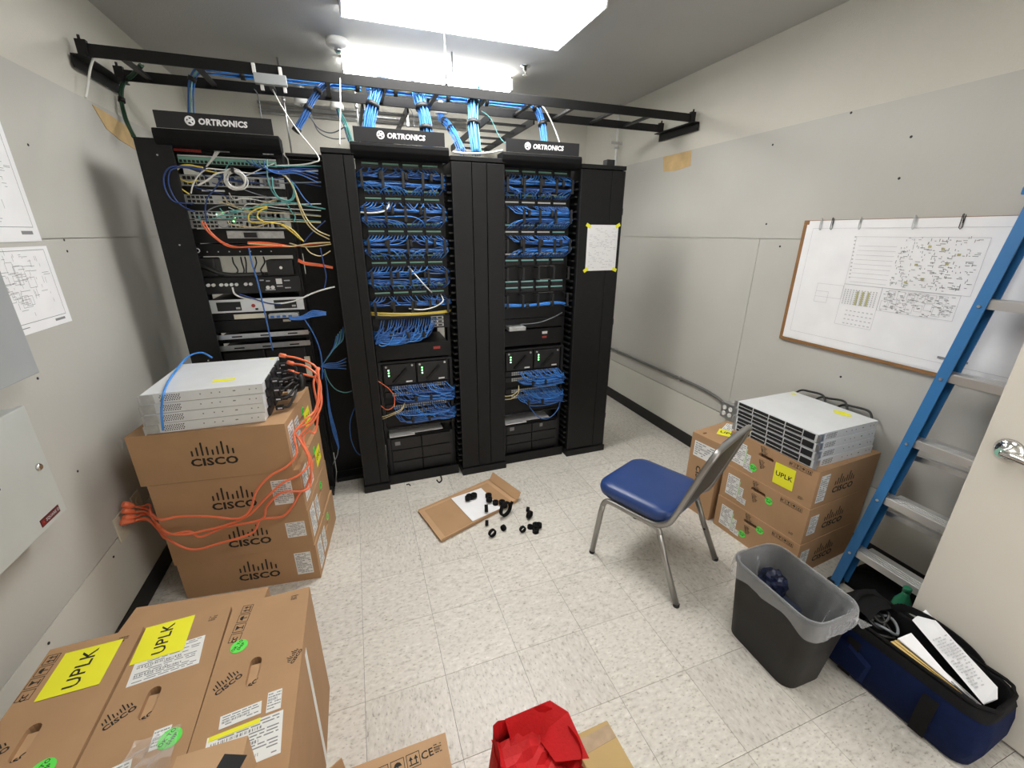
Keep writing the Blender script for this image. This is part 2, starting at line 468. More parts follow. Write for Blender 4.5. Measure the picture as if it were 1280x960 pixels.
t = thing('sprinkler_head', 'small chrome fire sprinkler head on the ceiling', 'sprinkler', (1.27, 3.27, ZC))
MB().lathe([(.035, 0), (.035, -.004), (.014, -.008), (.012, -.03)][::-1], 18).build('escutcheon', M_CHROME, t)
MB().lathe([(.005, -.03), (.006, -.05), (.02, -.052), (.02, -.055)][::-1], 14).build('deflector', M_CHROME, t)

# ------------------------------------------------------------ cable ladders
def ladder_run(name, label, rails, z0, z1, ends, rung_at, along):
    t = thing(name, label, 'cable ladder')
    for c in rails:
        b = MB()
        if along == 'x': b.box(ends[0], ends[1], c-.006, c+.006, z0, z1)
        else: b.box(c-.006, c+.006, ends[0], ends[1], z0, z1)
        b.build('side_rail', M_BLACK, t, .002)
    for q in rung_at:
        b = MB()
        if along == 'x': b.box(q-.013, q+.013, rails[0]+.0062, rails[1]-.0062, z0+.012, z0+.026)
        else: b.box(rails[0]+.0062, rails[1]-.0062, q-.013, q+.013, z0+.012, z0+.026)
        b.build('rung', M_BLACK, t)
    return t
LZ0, LZ1 = 2.42, 2.472
lad = ladder_run('cable_ladder', 'black cable ladder spanning from wall to wall above the racks', (2.865, 3.215), LZ0, LZ1, (XL+.05, XR-.05), [-.93+.3*i for i in range(11)], 'x')
for x, s_ in ((XL, 1), (XR, -1)):
    b = MB(); a, c = sorted((x, x+s_*.006)); b.box(a, c, 2.83, 3.27, LZ0-.055, LZ0-.002)
    a, c = sorted((x, x+s_*.055)); b.box(a, c, 2.83, 3.27, LZ0-.006, LZ0)
    b.build('wall_angle', M_BLACK, lad)
    for y in (2.865, 3.215):
        b = MB(); a, c = sorted((x+s_*.02, x+s_*.06)); b.box(a, c, y-.012, y+.012, LZ0, LZ1+.012); b.cyl((x+s_*.035, y, LZ1+.01), (x+s_*.035, y, LZ1+.03), .006, 8)
        b.build('clamp', M_BLACK, lad)
ladder_run('cable_ladder', 'black cable ladder branch running back behind the third rack sign', (1.0, 1.33), 2.40, 2.45, (3.24, YB-.01), [3.4+.25*i for i in range(5)], 'y')
ladder_run('cable_ladder', 'black cable ladder branch running back behind the middle rack sign', (.16, .44), 2.40, 2.45, (3.24, YB-.01), [3.4+.25*i for i in range(5)], 'y')
# grey drop-out tray hung on the ladder
t = thing('drop_out_tray', 'light grey metal bracket plate clipped on the cable ladder rail', 'bracket', (-.30, 2.845, 2.41))
MB().box(-.075, .075, -.022, .012, -.035, .012).build('plate', M_GREYCAB, t, .004)
for x, z0, z1 in ((-.07, .012, .055), (.05, .012, .05), (-.045, -.06, -.035), (.06, -.062, -.035)):
    MB().box(x-.008, x+.008, -.008, .006, z0, z1).build('tab', M_WMETAL, t, .002)
# hanger rods
for x, y, z0, lab in ((.62, 2.865, 2.472, 'thin steel hanger rod holding the cable ladder below the strip light, front rail'), (.74, 3.215, 2.472, 'thin steel hanger rod holding the rear rail of the cable ladder')):
    t = thing('hanger_rod', lab, 'rod', (x, y, z0))
    MB().cyl((0, 0, 0), (0, 0, ZC-z0), .005, 8).build('rod', M_STEEL, t); MB().cyl((0, 0, .002), (0, 0, .016), .011, 6).build('nut', M_STEEL, t)
t = thing('strut_drop', 'white conduit with strut clamp standing behind the right rack column', 'conduit', (2.40, 3.83, 0))
MB().cyl((0, 0, 0), (0, 0, ZC), .010, 10).build('pipe', M_WMETAL, t)
MB().box(-.07, .045, -.022, -.0105, 2.435, 2.455).build('strut', M_STEEL, t); MB().box(-.03, .02, -.014, .014, 2.40, 2.415).build('clamp', M_STEEL, t)
# conduits on the back wall
for k, (px, py) in enumerate(((376, 125), (421, 131), (551, 137))):
    p = at(px, py, 'y', 4.1)
    lab = ['open conduit stub with white bushing, thin grey wires dropping from it', 'open conduit stub with white bushing, teal wires dropping from it', 'open conduit stub with white bushing and blue bundle dropping from it'][k]
    t = thing('conduit_stub', lab, 'conduit', (p.x, 4.1, p.z-.03))
    MB().cyl((0, 0, .03), (0, 0, ZC-p.z+.03), .038, 18).build('pipe', M_STEEL, t)
    MB().lathe([(.036, 0), (.05, 0), (.05, .03), (.042, .045), (.038, .045), (.038, .03)], 22).build('bushing', M_WMETAL, t)
for k, z in enumerate((2.665, 2.63, 2.595)):
    t = thing('wall_conduit', ['top', 'middle', 'lowest'][k]+' of three steel conduits running along the back wall', 'conduit', (-.6, YB-.03, z))
    MB().cyl((0, 0, 0), (1.75, 0, 0), .012, 10).build('pipe', M_STEEL, t)
    for x in (.35, 1.2): MB().box(x-.01, x+.01, -.014, .03, -.016, .016).build('strap', M_STEEL, t)
for px, lab in ((356, 'steel threaded rod hanging behind the first rack sign'), (446, 'steel threaded rod hanging beside the middle rack sign')):
    p = at(px, 135, 'y', 3.7)
    t = thing('hanger_rod', lab, 'rod', (p.x, 3.7, 2.05)); MB().cyl((0, 0, 0), (0, 0, ZC-2.05), .006, 8).build('rod', M_STEEL, t); MB().cyl((0, 0, .45), (0, 0, .475), .013, 8).build('coupling', M_STEEL, t)

# ------------------------------------------------------------ cables
def cable(label, pts, r, M, k=7, n=6, cat='cable', name='cable', group=None, closed=False):
    o = MB().tube(cat_rom(pts, k, closed), r, n, closed).build(name, M)
    return tag(o, label, cat, group)


def bundle(label, pts, rad, n, M, straps=(), cr=.0035, k=7, name='cable_bundle', mats=None, flat=1.0, seed=1):
    rd = random.Random(seed); P = cat_rom(pts, k); L_ = len(P)
    t = thing(name, label, 'cables', P[0])
    T_ = [(P[min(i+1, L_-1)]-P[max(i-1, 0)]).normalized() for i in range(L_)]
    u = T_[0].cross(Vector((0, 1, 0)));
    if u.length < .1: u = T_[0].cross(Vector((0, 0, 1)))
    u.normalize(); U = []
    for tt in T_:
        u = (u-tt*u.dot(tt)).normalized(); U.append(u)
    b = MB()
    for c in range(n):
        a = c*2.39996; q = math.sqrt((c+.5)/n)*rad
        ph = rd.uniform(0, 6)
        path = []
        for i in range(L_):
            v = T_[i].cross(U[i]); w = .0015*math.sin(i*.7+ph)
            path.append(P[i]+U[i]*((math.cos(a)*q+w)*flat)+v*(math.sin(a)*q+w)-P[0])
        b.tube(path, cr, 5, mi=(0 if not mats else (0 if rd.random() < .8 else 1)))
    o = b.build('cables', mats or M, t); o['kind'] = 'stuff'
    for s_ in straps:
        i = int(s_*(L_-1)); ring = []; v = T_[i].cross(U[i])
        V = []
        for d in (-.011, .011):
            for j in range(14):
                a = 2*PI*j/14; ring.append(P[i]-P[0]+U[i]*(math.cos(a)*(rad*flat+cr+.002))+v*(math.sin(a)*(rad+cr+.002))+T_[i]*d)
        MB().loft([ring[:14], ring[14:]], cap0=True, cap1=True).build('strap', M_BLACK2, t)
    return t


BM = [M_BLUEL, M_BLUE]
def lp(px, py, y): return at(px, py, 'y', y)
bundle('long blue cable bundle lying along the left half of the cable ladder', [(-.62, 3.04, 2.465), (-.3, 3.05, 2.463), (.05, 3.04, 2.464), (.15, 3.05, 2.465)], .022, 12, M_BLUEL, (.22, .6, .9), mats=BM, seed=2)
bundle('long blue cable bundle lying along the right half of the cable ladder', [(.18, 3.06, 2.465), (.5, 3.05, 2.464), (.8, 3.06, 2.465), (1.2, 3.05, 2.463)], .024, 12, M_BLUEL, (.2, .55, .8), mats=BM, seed=3)
bundle('thin blue bundle hanging from the ladder behind the first rack sign', [(-.60, 3.04, 2.49), lp(252, 84, 3.05), lp(241, 96, 3.06), lp(238, 120, 3.06), lp(239, 160, 3.0)], .014, 6, M_BLUE, (.55,), mats=[M_BLUE, M_TEALC], seed=4)
bundle('dark blue bundle slanting from the ladder to the gap beside the first rack', [(.02, 3.05, 2.49), lp(405, 106, 2.98), lp(392, 122, 2.95), lp(380, 145, 2.93), lp(370, 164, 2.92)], .017, 9, M_BLUE, (.42, .66, .97), mats=[M_BLUE, M_BLUED], seed=5)
bundle('thick blue bundle dropping beside the left edge of the middle rack sign', [(.30, 3.05, 2.50), lp(474, 104, 2.97), lp(470, 116, 2.90), lp(464, 140, 2.87), lp(458, 175, 2.84)], .033, 22, M_BLUEL, (.4, .68), mats=BM, seed=6)
bundle('thick blue bundle dropping behind the right half of the middle rack sign', [(.45, 3.06, 2.50), lp(519, 110, 2.97), lp(524, 124, 2.90), lp(531, 150, 2.87), lp(535, 185, 2.84)], .033, 22, M_BLUEL, (.62, .85), mats=[M_BLUEL, M_TEALC], seed=7)
bundle('short blue bundle curving over the ladder behind the middle rack sign', [(.66, 3.06, 2.495), lp(545, 113, 3.02), lp(538, 124, 3.12), lp(534, 140, 3.2), lp(536, 165, 3.2)], .018, 9, M_BLUE, (.5,), mats=BM, seed=8)
p = at(551, 137, 'y', 4.1)
bundle('blue bundle falling out of the conduit stub behind the middle rack', [(p.x, 4.1, p.z+.05), (p.x, 4.1, p.z-.06), lp(560, 155, 3.95), lp(570, 172, 3.6), lp(578, 190, 3.2)], .028, 14, M_BLUE, (.4, .62), mats=BM, seed=9)
bundle('broad blue bundle dropping straight onto the column between the right racks', [(.88, 3.05, 2.50), lp(594, 118, 3.0), lp(592, 130, 2.92), lp(592, 155, 2.86), lp(596, 192, 2.80)], .032, 24, M_BLUEL, (.5, .78), mats=[M_BLUEL, M_TEALC], seed=10, flat=1.2)
bundle('blue bundle curving down behind the third rack sign', [(1.20, 3.06, 2.49), lp(660, 126, 3.0), lp(671, 135, 2.96), lp(678, 155, 2.92), lp(682, 185, 2.88)], .025, 14, M_BLUEL, (.5, .78), mats=BM, seed=11)
bundle('dark green cable pair looping from the ladder end down past the first rack', [(-.92, 3.10, 2.47), lp(165, 95, 3.2), lp(154, 105, 3.22), lp(152, 125, 3.22), lp(158, 150, 3.15), lp(168, 172, 3.0)], .008, 3, M_GREENC, (.62,), cr=.006, mats=[M_GREENC, M_TEALC], seed=12)
cable('short white cable stub hanging from the left end of the ladder', [at(119, 67, 'x', -1.03), at(113, 85, 'x', -1.05), at(110, 105, 'x', -1.06), at(107, 122, 'x', -1.07)], .005, M_WHITEC)
cable('white cable slanting from the grey ladder bracket across to the first black column', [lp(341, 112, 2.86), lp(352, 133, 2.82), lp(372, 163, 2.72), lp(398, 196, 2.625), lp(392, 203, 2.62), lp(375, 206, 2.66), lp(345, 207, 2.71)], .0035, M_WHITEC)
cable('white cable hanging plumb from the ladder onto the first black column', [lp(425, 98, 2.86), lp(425.5, 130, 2.80), lp(425, 160, 2.76), lp(424.5, 181, 2.72)], .0035, M_WHITEC)
cable('white cable curving down behind the right end of the third rack sign', [lp(676, 131, 3.0), lp(682, 138, 2.95), lp(692, 158, 2.92), lp(702, 185, 2.9)], .0045, M_WHITEC)
cable('pale green wire drooping between the middle and third rack signs', [lp(602, 139, 3.1), lp(613, 148, 3.05), lp(625, 172, 3.0), lp(638, 184, 2.95)], .003, M_TEALC)
cable('thin grey wire drooping behind the middle rack sign', [lp(505, 130, 3.3), lp(515, 140, 3.3), lp(518, 160, 3.25)], .003, M_GREYC)
cable('white cable lying across the top of the column between right racks', [lp(566, 190, 2.72), lp(585, 192, 2.70), lp(610, 191, 2.72), lp(628, 188, 2.74)], .006, M_WHITEC)
cable('pale cable lying along the ladder beside the blue bundle', [(.05, 2.95, 2.452), (.2, 2.96, 2.452), (.33, 2.98, 2.452), (.45, 3.0, 2.452)], .005, M_CREAMC)
for k, (dx, lab) in enumerate(((0, 'upper grey wire swagging between the conduit stubs behind the first column'), (.03, 'lower grey wire swagging between the conduit stubs behind the first column'))):
    a = at(376, 128, 'y', 4.1)
    cable(lab, [(a.x+dx-.015, 4.1, a.z), lp(384+4*k, 140+2*k, 4.1), lp(398, 160+4*k, 4.0), lp(415, 166+7*k, 3.9), lp(432, 158+15*k, 3.8)], .005, M_GREYC)
b_ = at(421, 131, 'y', 4.1)
bundle('loose teal and blue wires falling from the middle conduit stub', [(b_.x, 4.1, b_.z+.02), lp(425, 142, 4.08), lp(432, 156, 4.0), lp(438, 176, 3.9)], .022, 8, M_TEALC, (), mats=[M_TEALC, M_BLUE], seed=15)
cable('thin dark wire hanging from the ladder rail behind the first rack sign', [lp(312, 107, 3.22), lp(322, 118, 3.2), lp(327, 150, 3.15)], .003, M_GREYC)

# ------------------------------------------------------------ racks
YE = 2.74           # front of the mounted equipment
RX = (-.785, .067, .906); RW = .483
ORD = ('first', 'middle', 'third')
globe = MB()
for rr in (.5,):
    globe.tube([(math.cos(2*PI*i/20)*.45, math.sin(2*PI*i/20)*.45, .0) for i in range(20)], .09, 4, True)
globe.tube([(-.38, -.18, 0), (-.1, -.02, 0), (.1, .1, 0), (.38, .2, 0)], .12, 4)
globe.tube([(-.2, .3, 0), (0, 0, 0), (.25, -.3, 0)], .11, 4)
globe_me = globe.mesh('emblem', M_WHITE)
for k in range(3):
    x0 = RX[k]; x1 = x0+RW; xc = (x0+x1)/2
    lab = ['black open two-post equipment rack beside the wall with taped plans, full of tangled coloured cords',
           'black open two-post equipment rack between the narrow and the wide black columns',
           'black open two-post equipment rack beside the column with the taped white paper'][k]
    t = thing('equipment_rack', lab, 'rack', (xc, YE, 0))
    h = RW/2
    for s_ in (-1, 1):
        b = MB(); a, c = sorted((s_*h, s_*(h-.018)))
        b.box(a, c, .003, .010, .02, 2.05); a2, c2 = sorted((s_*h, s_*(h-.005))); b.box(a2, c2, .010, .08, .02, 2.05); b.box(a, c, .073, .08, .02, 2.05)
        b.build('upright', M_BLACK, t)
    for y in (.0, .081): MB().box(-h, h, y+.001, y+.008, 2.051, 2.10).build('top_angle', M_BLACK, t)
    for za, zb_ in (((.05, 1.40), (1.53, 2.05)) if k == 0 else ((.05, 2.05),)): MB().box(-h+.004, h-.004, .47, .474, za, zb_).build('dark_backing', M_BLACK, t)  # added black sheet, keeps the lit back wall out of the gaps
    MB().box(-h-.005, h+.005, -.06, .20, 0, .018).build('base_plate', M_BLACK, t)
    MB().box(-h-.005, h+.005, -.06, -.05, .018, .07).build('base_kick', M_BLACK, t)
    for s_ in (-1, 1): MB().lathe([(.008, 0), (.008, .008), (.004, .012)], 8, (s_*.19, -.03, .018)).build('floor_bolt', M_STEEL, t)
    # waterfall trough and sign
    b = MB(); prof = [(.0, 2.05), (-.06, 2.036), (-.095, 2.045), (-.110, 2.068), (-.112, 2.095), (-.106, 2.1115), (.0, 2.1115)]
    b.prism(prof, -h-.02, h+.02, 'x'); b.build('trough', M_TROUGH, t, .006)
    sg = MB().box(-h+.002, h-.002, -.105, -.101, 2.112, 2.182).build('sign_plate', M_DKGREY, t, .001)
    on_face('lettering', text_mesh('ORTRONICS', .035, M_WHITE, .0016, .12, .98), sg, (.03, -.1055, 2.147), (1, 0, 0), (0, 0, 1), 0, 0, .0004)
    e = on_face('emblem', globe_me, sg, (-.103, -.1055, 2.148), (1, 0, 0), (0, 0, 1)); e.scale = (.038, .038, .01)
# side columns
def fingers(par, x0, x1, y0, y1, z0, z1, step=.0445):
    b = MB(); z = z0
    while z < z1: b.box(x0, x1, y0, y1, z, z+.009); z += step
    o = b.build('cable_fingers', M_BLACK2, par); o['kind'] = 'stuff'


def column(label, x0, x1, y0, y1, grooves, caps=True):
    w = x1-x0; t = thing('vertical_cable_manager', label, 'cable manager', ((x0+x1)/2, y0, 0)); h = w/2
    d = y1-y0
    MB().box(-h+.006, h-.006, .022, d, .05, 2.05).build('spine', M_BLACK, t)
    # door in leaves with grooves between them
    xs = [-h]+[g-(x0+x1)/2 for g in grooves]+[h]
    for a, b_ in zip(xs[:-1], xs[1:]): MB().box(a+.0012, b_-.0012, 0, .021, .055, 2.045).build('door_leaf', M_BLACK, t, .004)
    MB().box(-h-.001, h+.001, -.002, d, 2.0505, 2.075).build('top_cap', M_BLACK, t, .003)
    MB().box(-h-.004, h+.004, -.012, d, 0, .049).build('foot', M_BLACK, t, .003)
    for sx in (-1, 1): MB().box(sx*(h-.006)-.002, sx*(h-.006)+.002, -.0025, 0, .06, 2.04).build('edge_strip', M_DKGREY, t)
    return t
cA = column('narrow black cable column beside the gap of hanging cords', -.10, .061, 2.64, 2.93, [.005])
cB = column('wide black cable column between the two racks of blue cords', .578, .902, 2.64, 2.95, [.70, .79])
cC = column('wide black cable column with a white paper taped on its door', 1.412, 1.742, 2.64, 2.95, [1.64])
MB().box(.04, .10, .04, .09, 2.0755, 2.115).build('latch_block', M_BLACK2, cC, .003)
for z in (.3, 1.05, 1.8): MB().cyl((.166, .012, z-.02), (.166, .012, z+.02), .007, 8).build('hinge', M_BLACK2, cC)
for c_, q0, q1 in ((cB, -.190, -.163), (cC, -.188, -.166)): MB().box(q0, q1, .26, .30, .05, 2.05).build('rear_plate', M_BLACK, c_)
fingers(cB, -.183, -.158, .03, .2, .1, 2.0); fingers(cC, -.185, -.167, .03, .2, .1, 2.0)
# end panel left of the first rack, and the open channel right of it
t = thing('rack_end_panel', 'tall black end panel of the first rack beside the wall', 'panel', (-.84, 2.65, 0))
MB().box(-.048, .095, 0, .012, .02, 2.07).build('front', M_BLACK, t, .002); MB().box(-.048, -.042, .0125, .30, .02, 2.07).build('side', M_BLACK, t); MB().box(-.05, .05, -.01, .30, 0, .019).build('foot', M_BLACK, t)
MB().box(-.0485, -.0475, -.002, .0, .03, 2.06).build('edge_strip', M_STEEL, t)
for z in (.4, 1.0, 1.6, 2.0): MB().cyl((.03, -.002, z), (.03, 0, z), .004, 8).build('screw', M_STEEL, t)
t = thing('open_cable_channel', 'open black cable channel with hanging cords beside the first rack', 'cable manager', (-.19, 2.94, 0))
MB().box(-.095, .085, 0, .01, .03, 2.05).build('back_plate', M_BLACK, t); MB().box(-.110, -.100, -.20, -.0005, .03, 2.05).build('side_plate', M_BLACK, t)
b = MB(); b.prism([(-.12, 2.0505), (0, 2.0505), (0, 2.065), (-.12, 2.065)], -.095, .085, 'x'); b.build('top_plate', M_BLACK, t)
MB().box(-.095, .085, -.1, .0, 0, .0295).build('foot', M_BLACK, t)
# paper taped on the third column
t = thing('taped_notice', 'white paper with handwritten notes taped by four yellow corners to the black column', 'paper', (1.598, 2.6385, 1.42))
MB().box(-.118, .118, -.0015, -.0008, 0, .296).build('sheet', M_WHITE, t)
b = MB(); rd = random.Random(3)
for i in range(26):
    zz = .27-.01*i; x = -.1
    for _ in range(8):
        w = rd.uniform(.005, .03)
        if rd.random() < .42: b.box(x, min(x+w, .108), -.0018, -.0015, zz, zz+.0022)
        x += w+.008
        if x > .1: break
b.build('handwriting', M_LTINK, t)
for x, z, r_ in ((-.113, .290, .5), (.113, .292, -.5), (-.115, .006, -.6), (.112, .004, .4)):
    me = MB().box(-.018, .018, -.0026, -.0019, -.011, .011).mesh('tape', M_YELLOW); put('tape', me, t, (x, 0, z), (0, r_, 0))

# patch panels ---------------------------------------------------------
jack = MB(); jack.box(-.046, .046, -.012, 0, -.010, .010)
jack_me = jack.mesh('jack_block', M_BLACK2)
ports = MB()
for i in range(6): ports.box(-.042+i*.0145, -.031+i*.0145, -.0135, -.012, -.007, .005)
ports_me = ports.mesh('ports', M_DKGREY)
lab_me = {}
for nm, M in (('teal', M_TEAL), ('green', M_GRNLAB), ('white', M_GLOSSW)): lab_me[nm] = MB().box(-.044, .044, -.0045, -.0005, -.0045, .0045).mesh('label_strip', M)
plate_me = MB().box(0, RW, -.004, 0, 0, .087).mesh('plate', M_BLACK, .0008)


def patch_panel(k, z0, label, colr):
    t = thing('patch_panel', label, 'patch panel', (RX[k], YE, z0))
    put('plate', plate_me, t)
    for row in (0, 1):
        for i in range(4):
            x = .075+i*.111; z = .021+row*.040
            j = put('jack_block', jack_me, t, (x, -.004, z)); put('ports', ports_me, j)
            put('label_strip', lab_me[colr(row, i)], t, (x, -.004, z+.0155+(.003 if row else .003)))
    return t


def manager(k, z0, hgt, label, nr=5):
    t = thing('cable_manager', label, 'cable manager', (RX[k], YE, z0))
    MB().box(0, RW, -.004, 0, .001, hgt-.001).build('plate', M_BLACK, t)
    me = MB().box(-.007, .007, -.082, -.074, .003, hgt-.003).box(-.006, .006, -.074, -.004, .003, .008).box(-.006, .006, -.074, -.004, hgt-.008, hgt-.003).mesh('ring', M_BLACK2)
    for i in range(nr): put('ring', me, t, (.022+i*(RW-.044)/(nr-1), 0, 0))
    return t


def cords(k, label, zs, zb, n, M, mode, seed, spread=.012, ends=(-.012, .017), x_lo=.03, x_hi=.455, sag=.0, out=.05):
    """a fan of patch cords from a row of ports into a manager, leaving at the sides"""
    rd = random.Random(seed); b = MB(); x0 = RX[k]
    for i in range(n):
        xf = x_lo+(x_hi-x_lo)*(i+.5)/n
        if rd.random() < .06: continue
        s_ = mode if mode in (-1, 1) else (1 if rd.random() < xf/RW*1.1-.05 else -1)
        xe = x0+RW+ends[1] if s_ > 0 else x0+ends[0]
        z2 = zb+rd.uniform(-spread, spread); yo = YE-out+rd.uniform(-.014, .012)
        x = x0+xf
        mid = min(max(x+s_*rd.uniform(.05, .10), x0-.0), x0+RW)
        pts = [(x, YE-.014, zs), (x+s_*.004, YE-.034, zs+(zb-zs)*.08), (x+s_*.022, yo, zs+(z2-zs)*.55), (mid, yo, z2-sag*.6)]
        q = (mid+xe)/2
        if abs(xe-mid) > .06: pts.append((q, yo+rd.uniform(-.006, .006), z2-sag+rd.uniform(-.006, .006)))
        pts += [(xe-s_*.03, YE-out+.012, z2+rd.uniform(-.006, .006)), (xe, YE-.01+rd.uniform(0, .03), z2+rd.uniform(-.01, .01))]
        b.tube(cat_rom(pts, 4), .0032, 5, mi=0 if rd.random() < .58 else (1 if rd.random() < .75 else 2))
    o = b.build('patch_cords', [M, M_BLUEL if M is M_BLUE else M, M_BLUED], None)
    return tag(o, label, 'cables', kind='stuff')


def straps(label, k, zb, xs):
    for i, x in enumerate(xs):
        o = MB().box(RX[k]+x-.009, RX[k]+x+.009, YE-.078, YE-.030, zb-.020, zb+.020).build('velcro_strap', M_BLACK2, None, .006)
        tag(o, label, 'strap', label)


NTH = ('topmost', 'second', 'third', 'fourth', 'fifth')
PZ = (1.985, 1.807, 1.630, 1.452, 1.274)
for k in (1, 2):
    nm = ORD[k]
    for i, z in enumerate(PZ):
        if k == 1: colr = lambda r_, j, i=i: 'green' if i != 1 else ('teal' if r_ else 'green')
        else: colr = (lambda r_, j, i=i: 'white' if (i, r_) in ((1, 0), (3, 1)) or ((i, r_) == (2, 0) and j < 3) else ('teal' if i >= 2 else 'green'))
        patch_panel(k, z, f'{NTH[i]} patch panel of the {nm} rack, ' + ('below the rack sign' if i == 0 else 'label strips above its jacks'), colr)
    for i in range(5):
        z0 = PZ[i]-.089
        manager(k, z0, .0885, f'{NTH[i]} ring cable manager of the {nm} rack, counted down from the sign')
        zc = z0+.044
        busy = (k == 1) or i < 3
        if busy:
            md = 0 if k == 1 else (1 if i else 0)
            cords(k, f'blue patch cords falling from the {NTH[i]} patch panel of the {nm} rack', PZ[i]+.016, zc+.020, 24, M_BLUE, md, 100*k+i)
            if i < 4: cords(k, f'blue patch cords rising from the {NTH[i+1]} patch panel of the {nm} rack', PZ[i+1]+.062, zc-.022, 24, M_BLUE, md, 200*k+i)
            straps(f'black velcro strap round the blue cords below the {NTH[i]} panel, {nm} rack', k, zc+.018, (.17, .33) if i % 2 else (.12, .26, .40))
# thin bundle under the fifth panel of the third rack
bundle('level blue bundle below the lowest patch panel of the third rack', [(RX[2]-.005, YE-.05, 1.205), (RX[2]+.2, YE-.055, 1.198), (RX[2]+.4, YE-.05, 1.205), (RX[2]+.495, YE-.02, 1.18)], .010, 8, M_BLUE, (.3, .6), seed=21, mats=BM)
cable('pale cream cord looping below the second patch panel of the middle rack', [(RX[1]-.005, YE-.07, 1.768), (RX[1]+.06, YE-.08, 1.765), (RX[1]+.12, YE-.08, 1.775), (RX[1]+.15, YE-.06, 1.80), (RX[1]+.16, YE-.02, 1.825)], .0045, M_WHITEC)
cable('white cord arching below the fifth patch panel of the middle rack', [(RX[1]+.43, YE-.02, 1.292), (RX[1]+.43, YE-.08, 1.26), (RX[1]+.38, YE-.085, 1.228), (RX[1]+.30, YE-.085, 1.213), (RX[1]+.22, YE-.06, 1.22)], .004, M_WHITEC)
cable('white cord hooked beside the fourth patch panel of the middle rack', [(RX[1]+.24, YE-.02, 1.47), (RX[1]+.29, YE-.085, 1.40), (RX[1]+.34, YE-.085, 1.34), (RX[1]+.37, YE-.04, 1.31)], .004, M_WHITEC)
for i in range(3):
    cable('yellow fibre cord strung level across the middle rack', [(RX[1]-.008, YE-.06, 1.193+.008*i), (RX[1]+.12, YE-.086, 1.186+.007*i), (RX[1]+.3, YE-.086, 1.183+.005*i), (RX[1]+.45, YE-.07, 1.186+.005*i), (RX[1]+.495, YE-.01, 1.19)], .003, M_YELC, group='yellow fibre cords across the middle rack')


def unit(k, name, label, cat, z0, z1, M, depth=.30, xin=(0, 0), yf=0):
    t = thing(name, label, cat, (RX[k], YE, z0)); h = z1-z0
    MB().box(.0, RW, -.004, 0, .001, h-.001).build('face_plate', M, t, .0008)
    MB().box(.022, RW-.022, .0005, depth, .002, h-.002).build('chassis', M_DKGREY, t)
    return t


# middle rack lower equipment
t = unit(1, 'network_switch', 'black switch feeding the drooping blue cords in the middle rack', 'switch', 1.075, 1.160, M_DKGREY)
for i in range(3):
    q = MB().box(.36, .44, -.012, -.0042, .012+.024*i, .030+.024*i).build('fibre_module', M_SILVER2, t)
    MB().box(.37, .395, -.0135, -.012, .016+.024*i, .026+.024*i).box(.405, .43, -.0135, -.012, .016+.024*i, .026+.024*i).build('socket', M_BLACK2, q)
cords(1, 'blue cords drooping in loose swags below the yellow fibre cords, middle rack', 1.145, 1.06, 24, M_BLUE, -1, 31, .02, x_hi=.40, sag=.012, out=.06)
cords(1, 'lower swag of blue cords above the black blanking panel, middle rack', 1.10, 1.025, 16, M_BLUE, -1, 32, .010, x_hi=.38, sag=.01, out=.065)
straps('black velcro strap round the swagged cords of the middle rack', 1, 1.055, (.10, .2, .3))
for k, z0, z1 in ((1, .885, .985), (2, .905, 1.02)):
    t = unit(k, 'blanking_unit', 'black blank unit with an orange tag in the middle rack' if k == 1 else 'black unit with white and red tags in the third rack', 'rack unit', z0, z1, M_BLACK)
    if k == 1: MB().box(.365, .41, -.006, -.0041, .05, .068).build('tag', M_REDP, t)
    else:
        MB().box(.31, .35, -.006, -.0041, .075, .093).build('white_tag', M_GLOSSW, t); MB().box(.31, .345, -.006, -.0041, .045, .058).build('red_tag', M_REDP, t)
unit(2, 'blanking_unit', 'black blank panel below the level blue bundle of the third rack', 'rack unit', 1.102, 1.183, M_BLACK)
t = unit(2, 'router', 'small grey router on the shelf below the blue bundle, third rack', 'router', 1.03, 1.10, M_BLACK)
MB().box(.03, .15, -.09, -.005, .004, .03).build('desktop_box', M_SILVER2, t, .003)
cable('thin grey lead drooping above the tagged unit of the third rack', [(RX[2]+.12, YE-.05, 1.07), (RX[2]+.25, YE-.06, 1.075), (RX[2]+.36, YE-.05, 1.10), (RX[2]+.45, YE-.03, 1.13)], .003, M_GREYC)
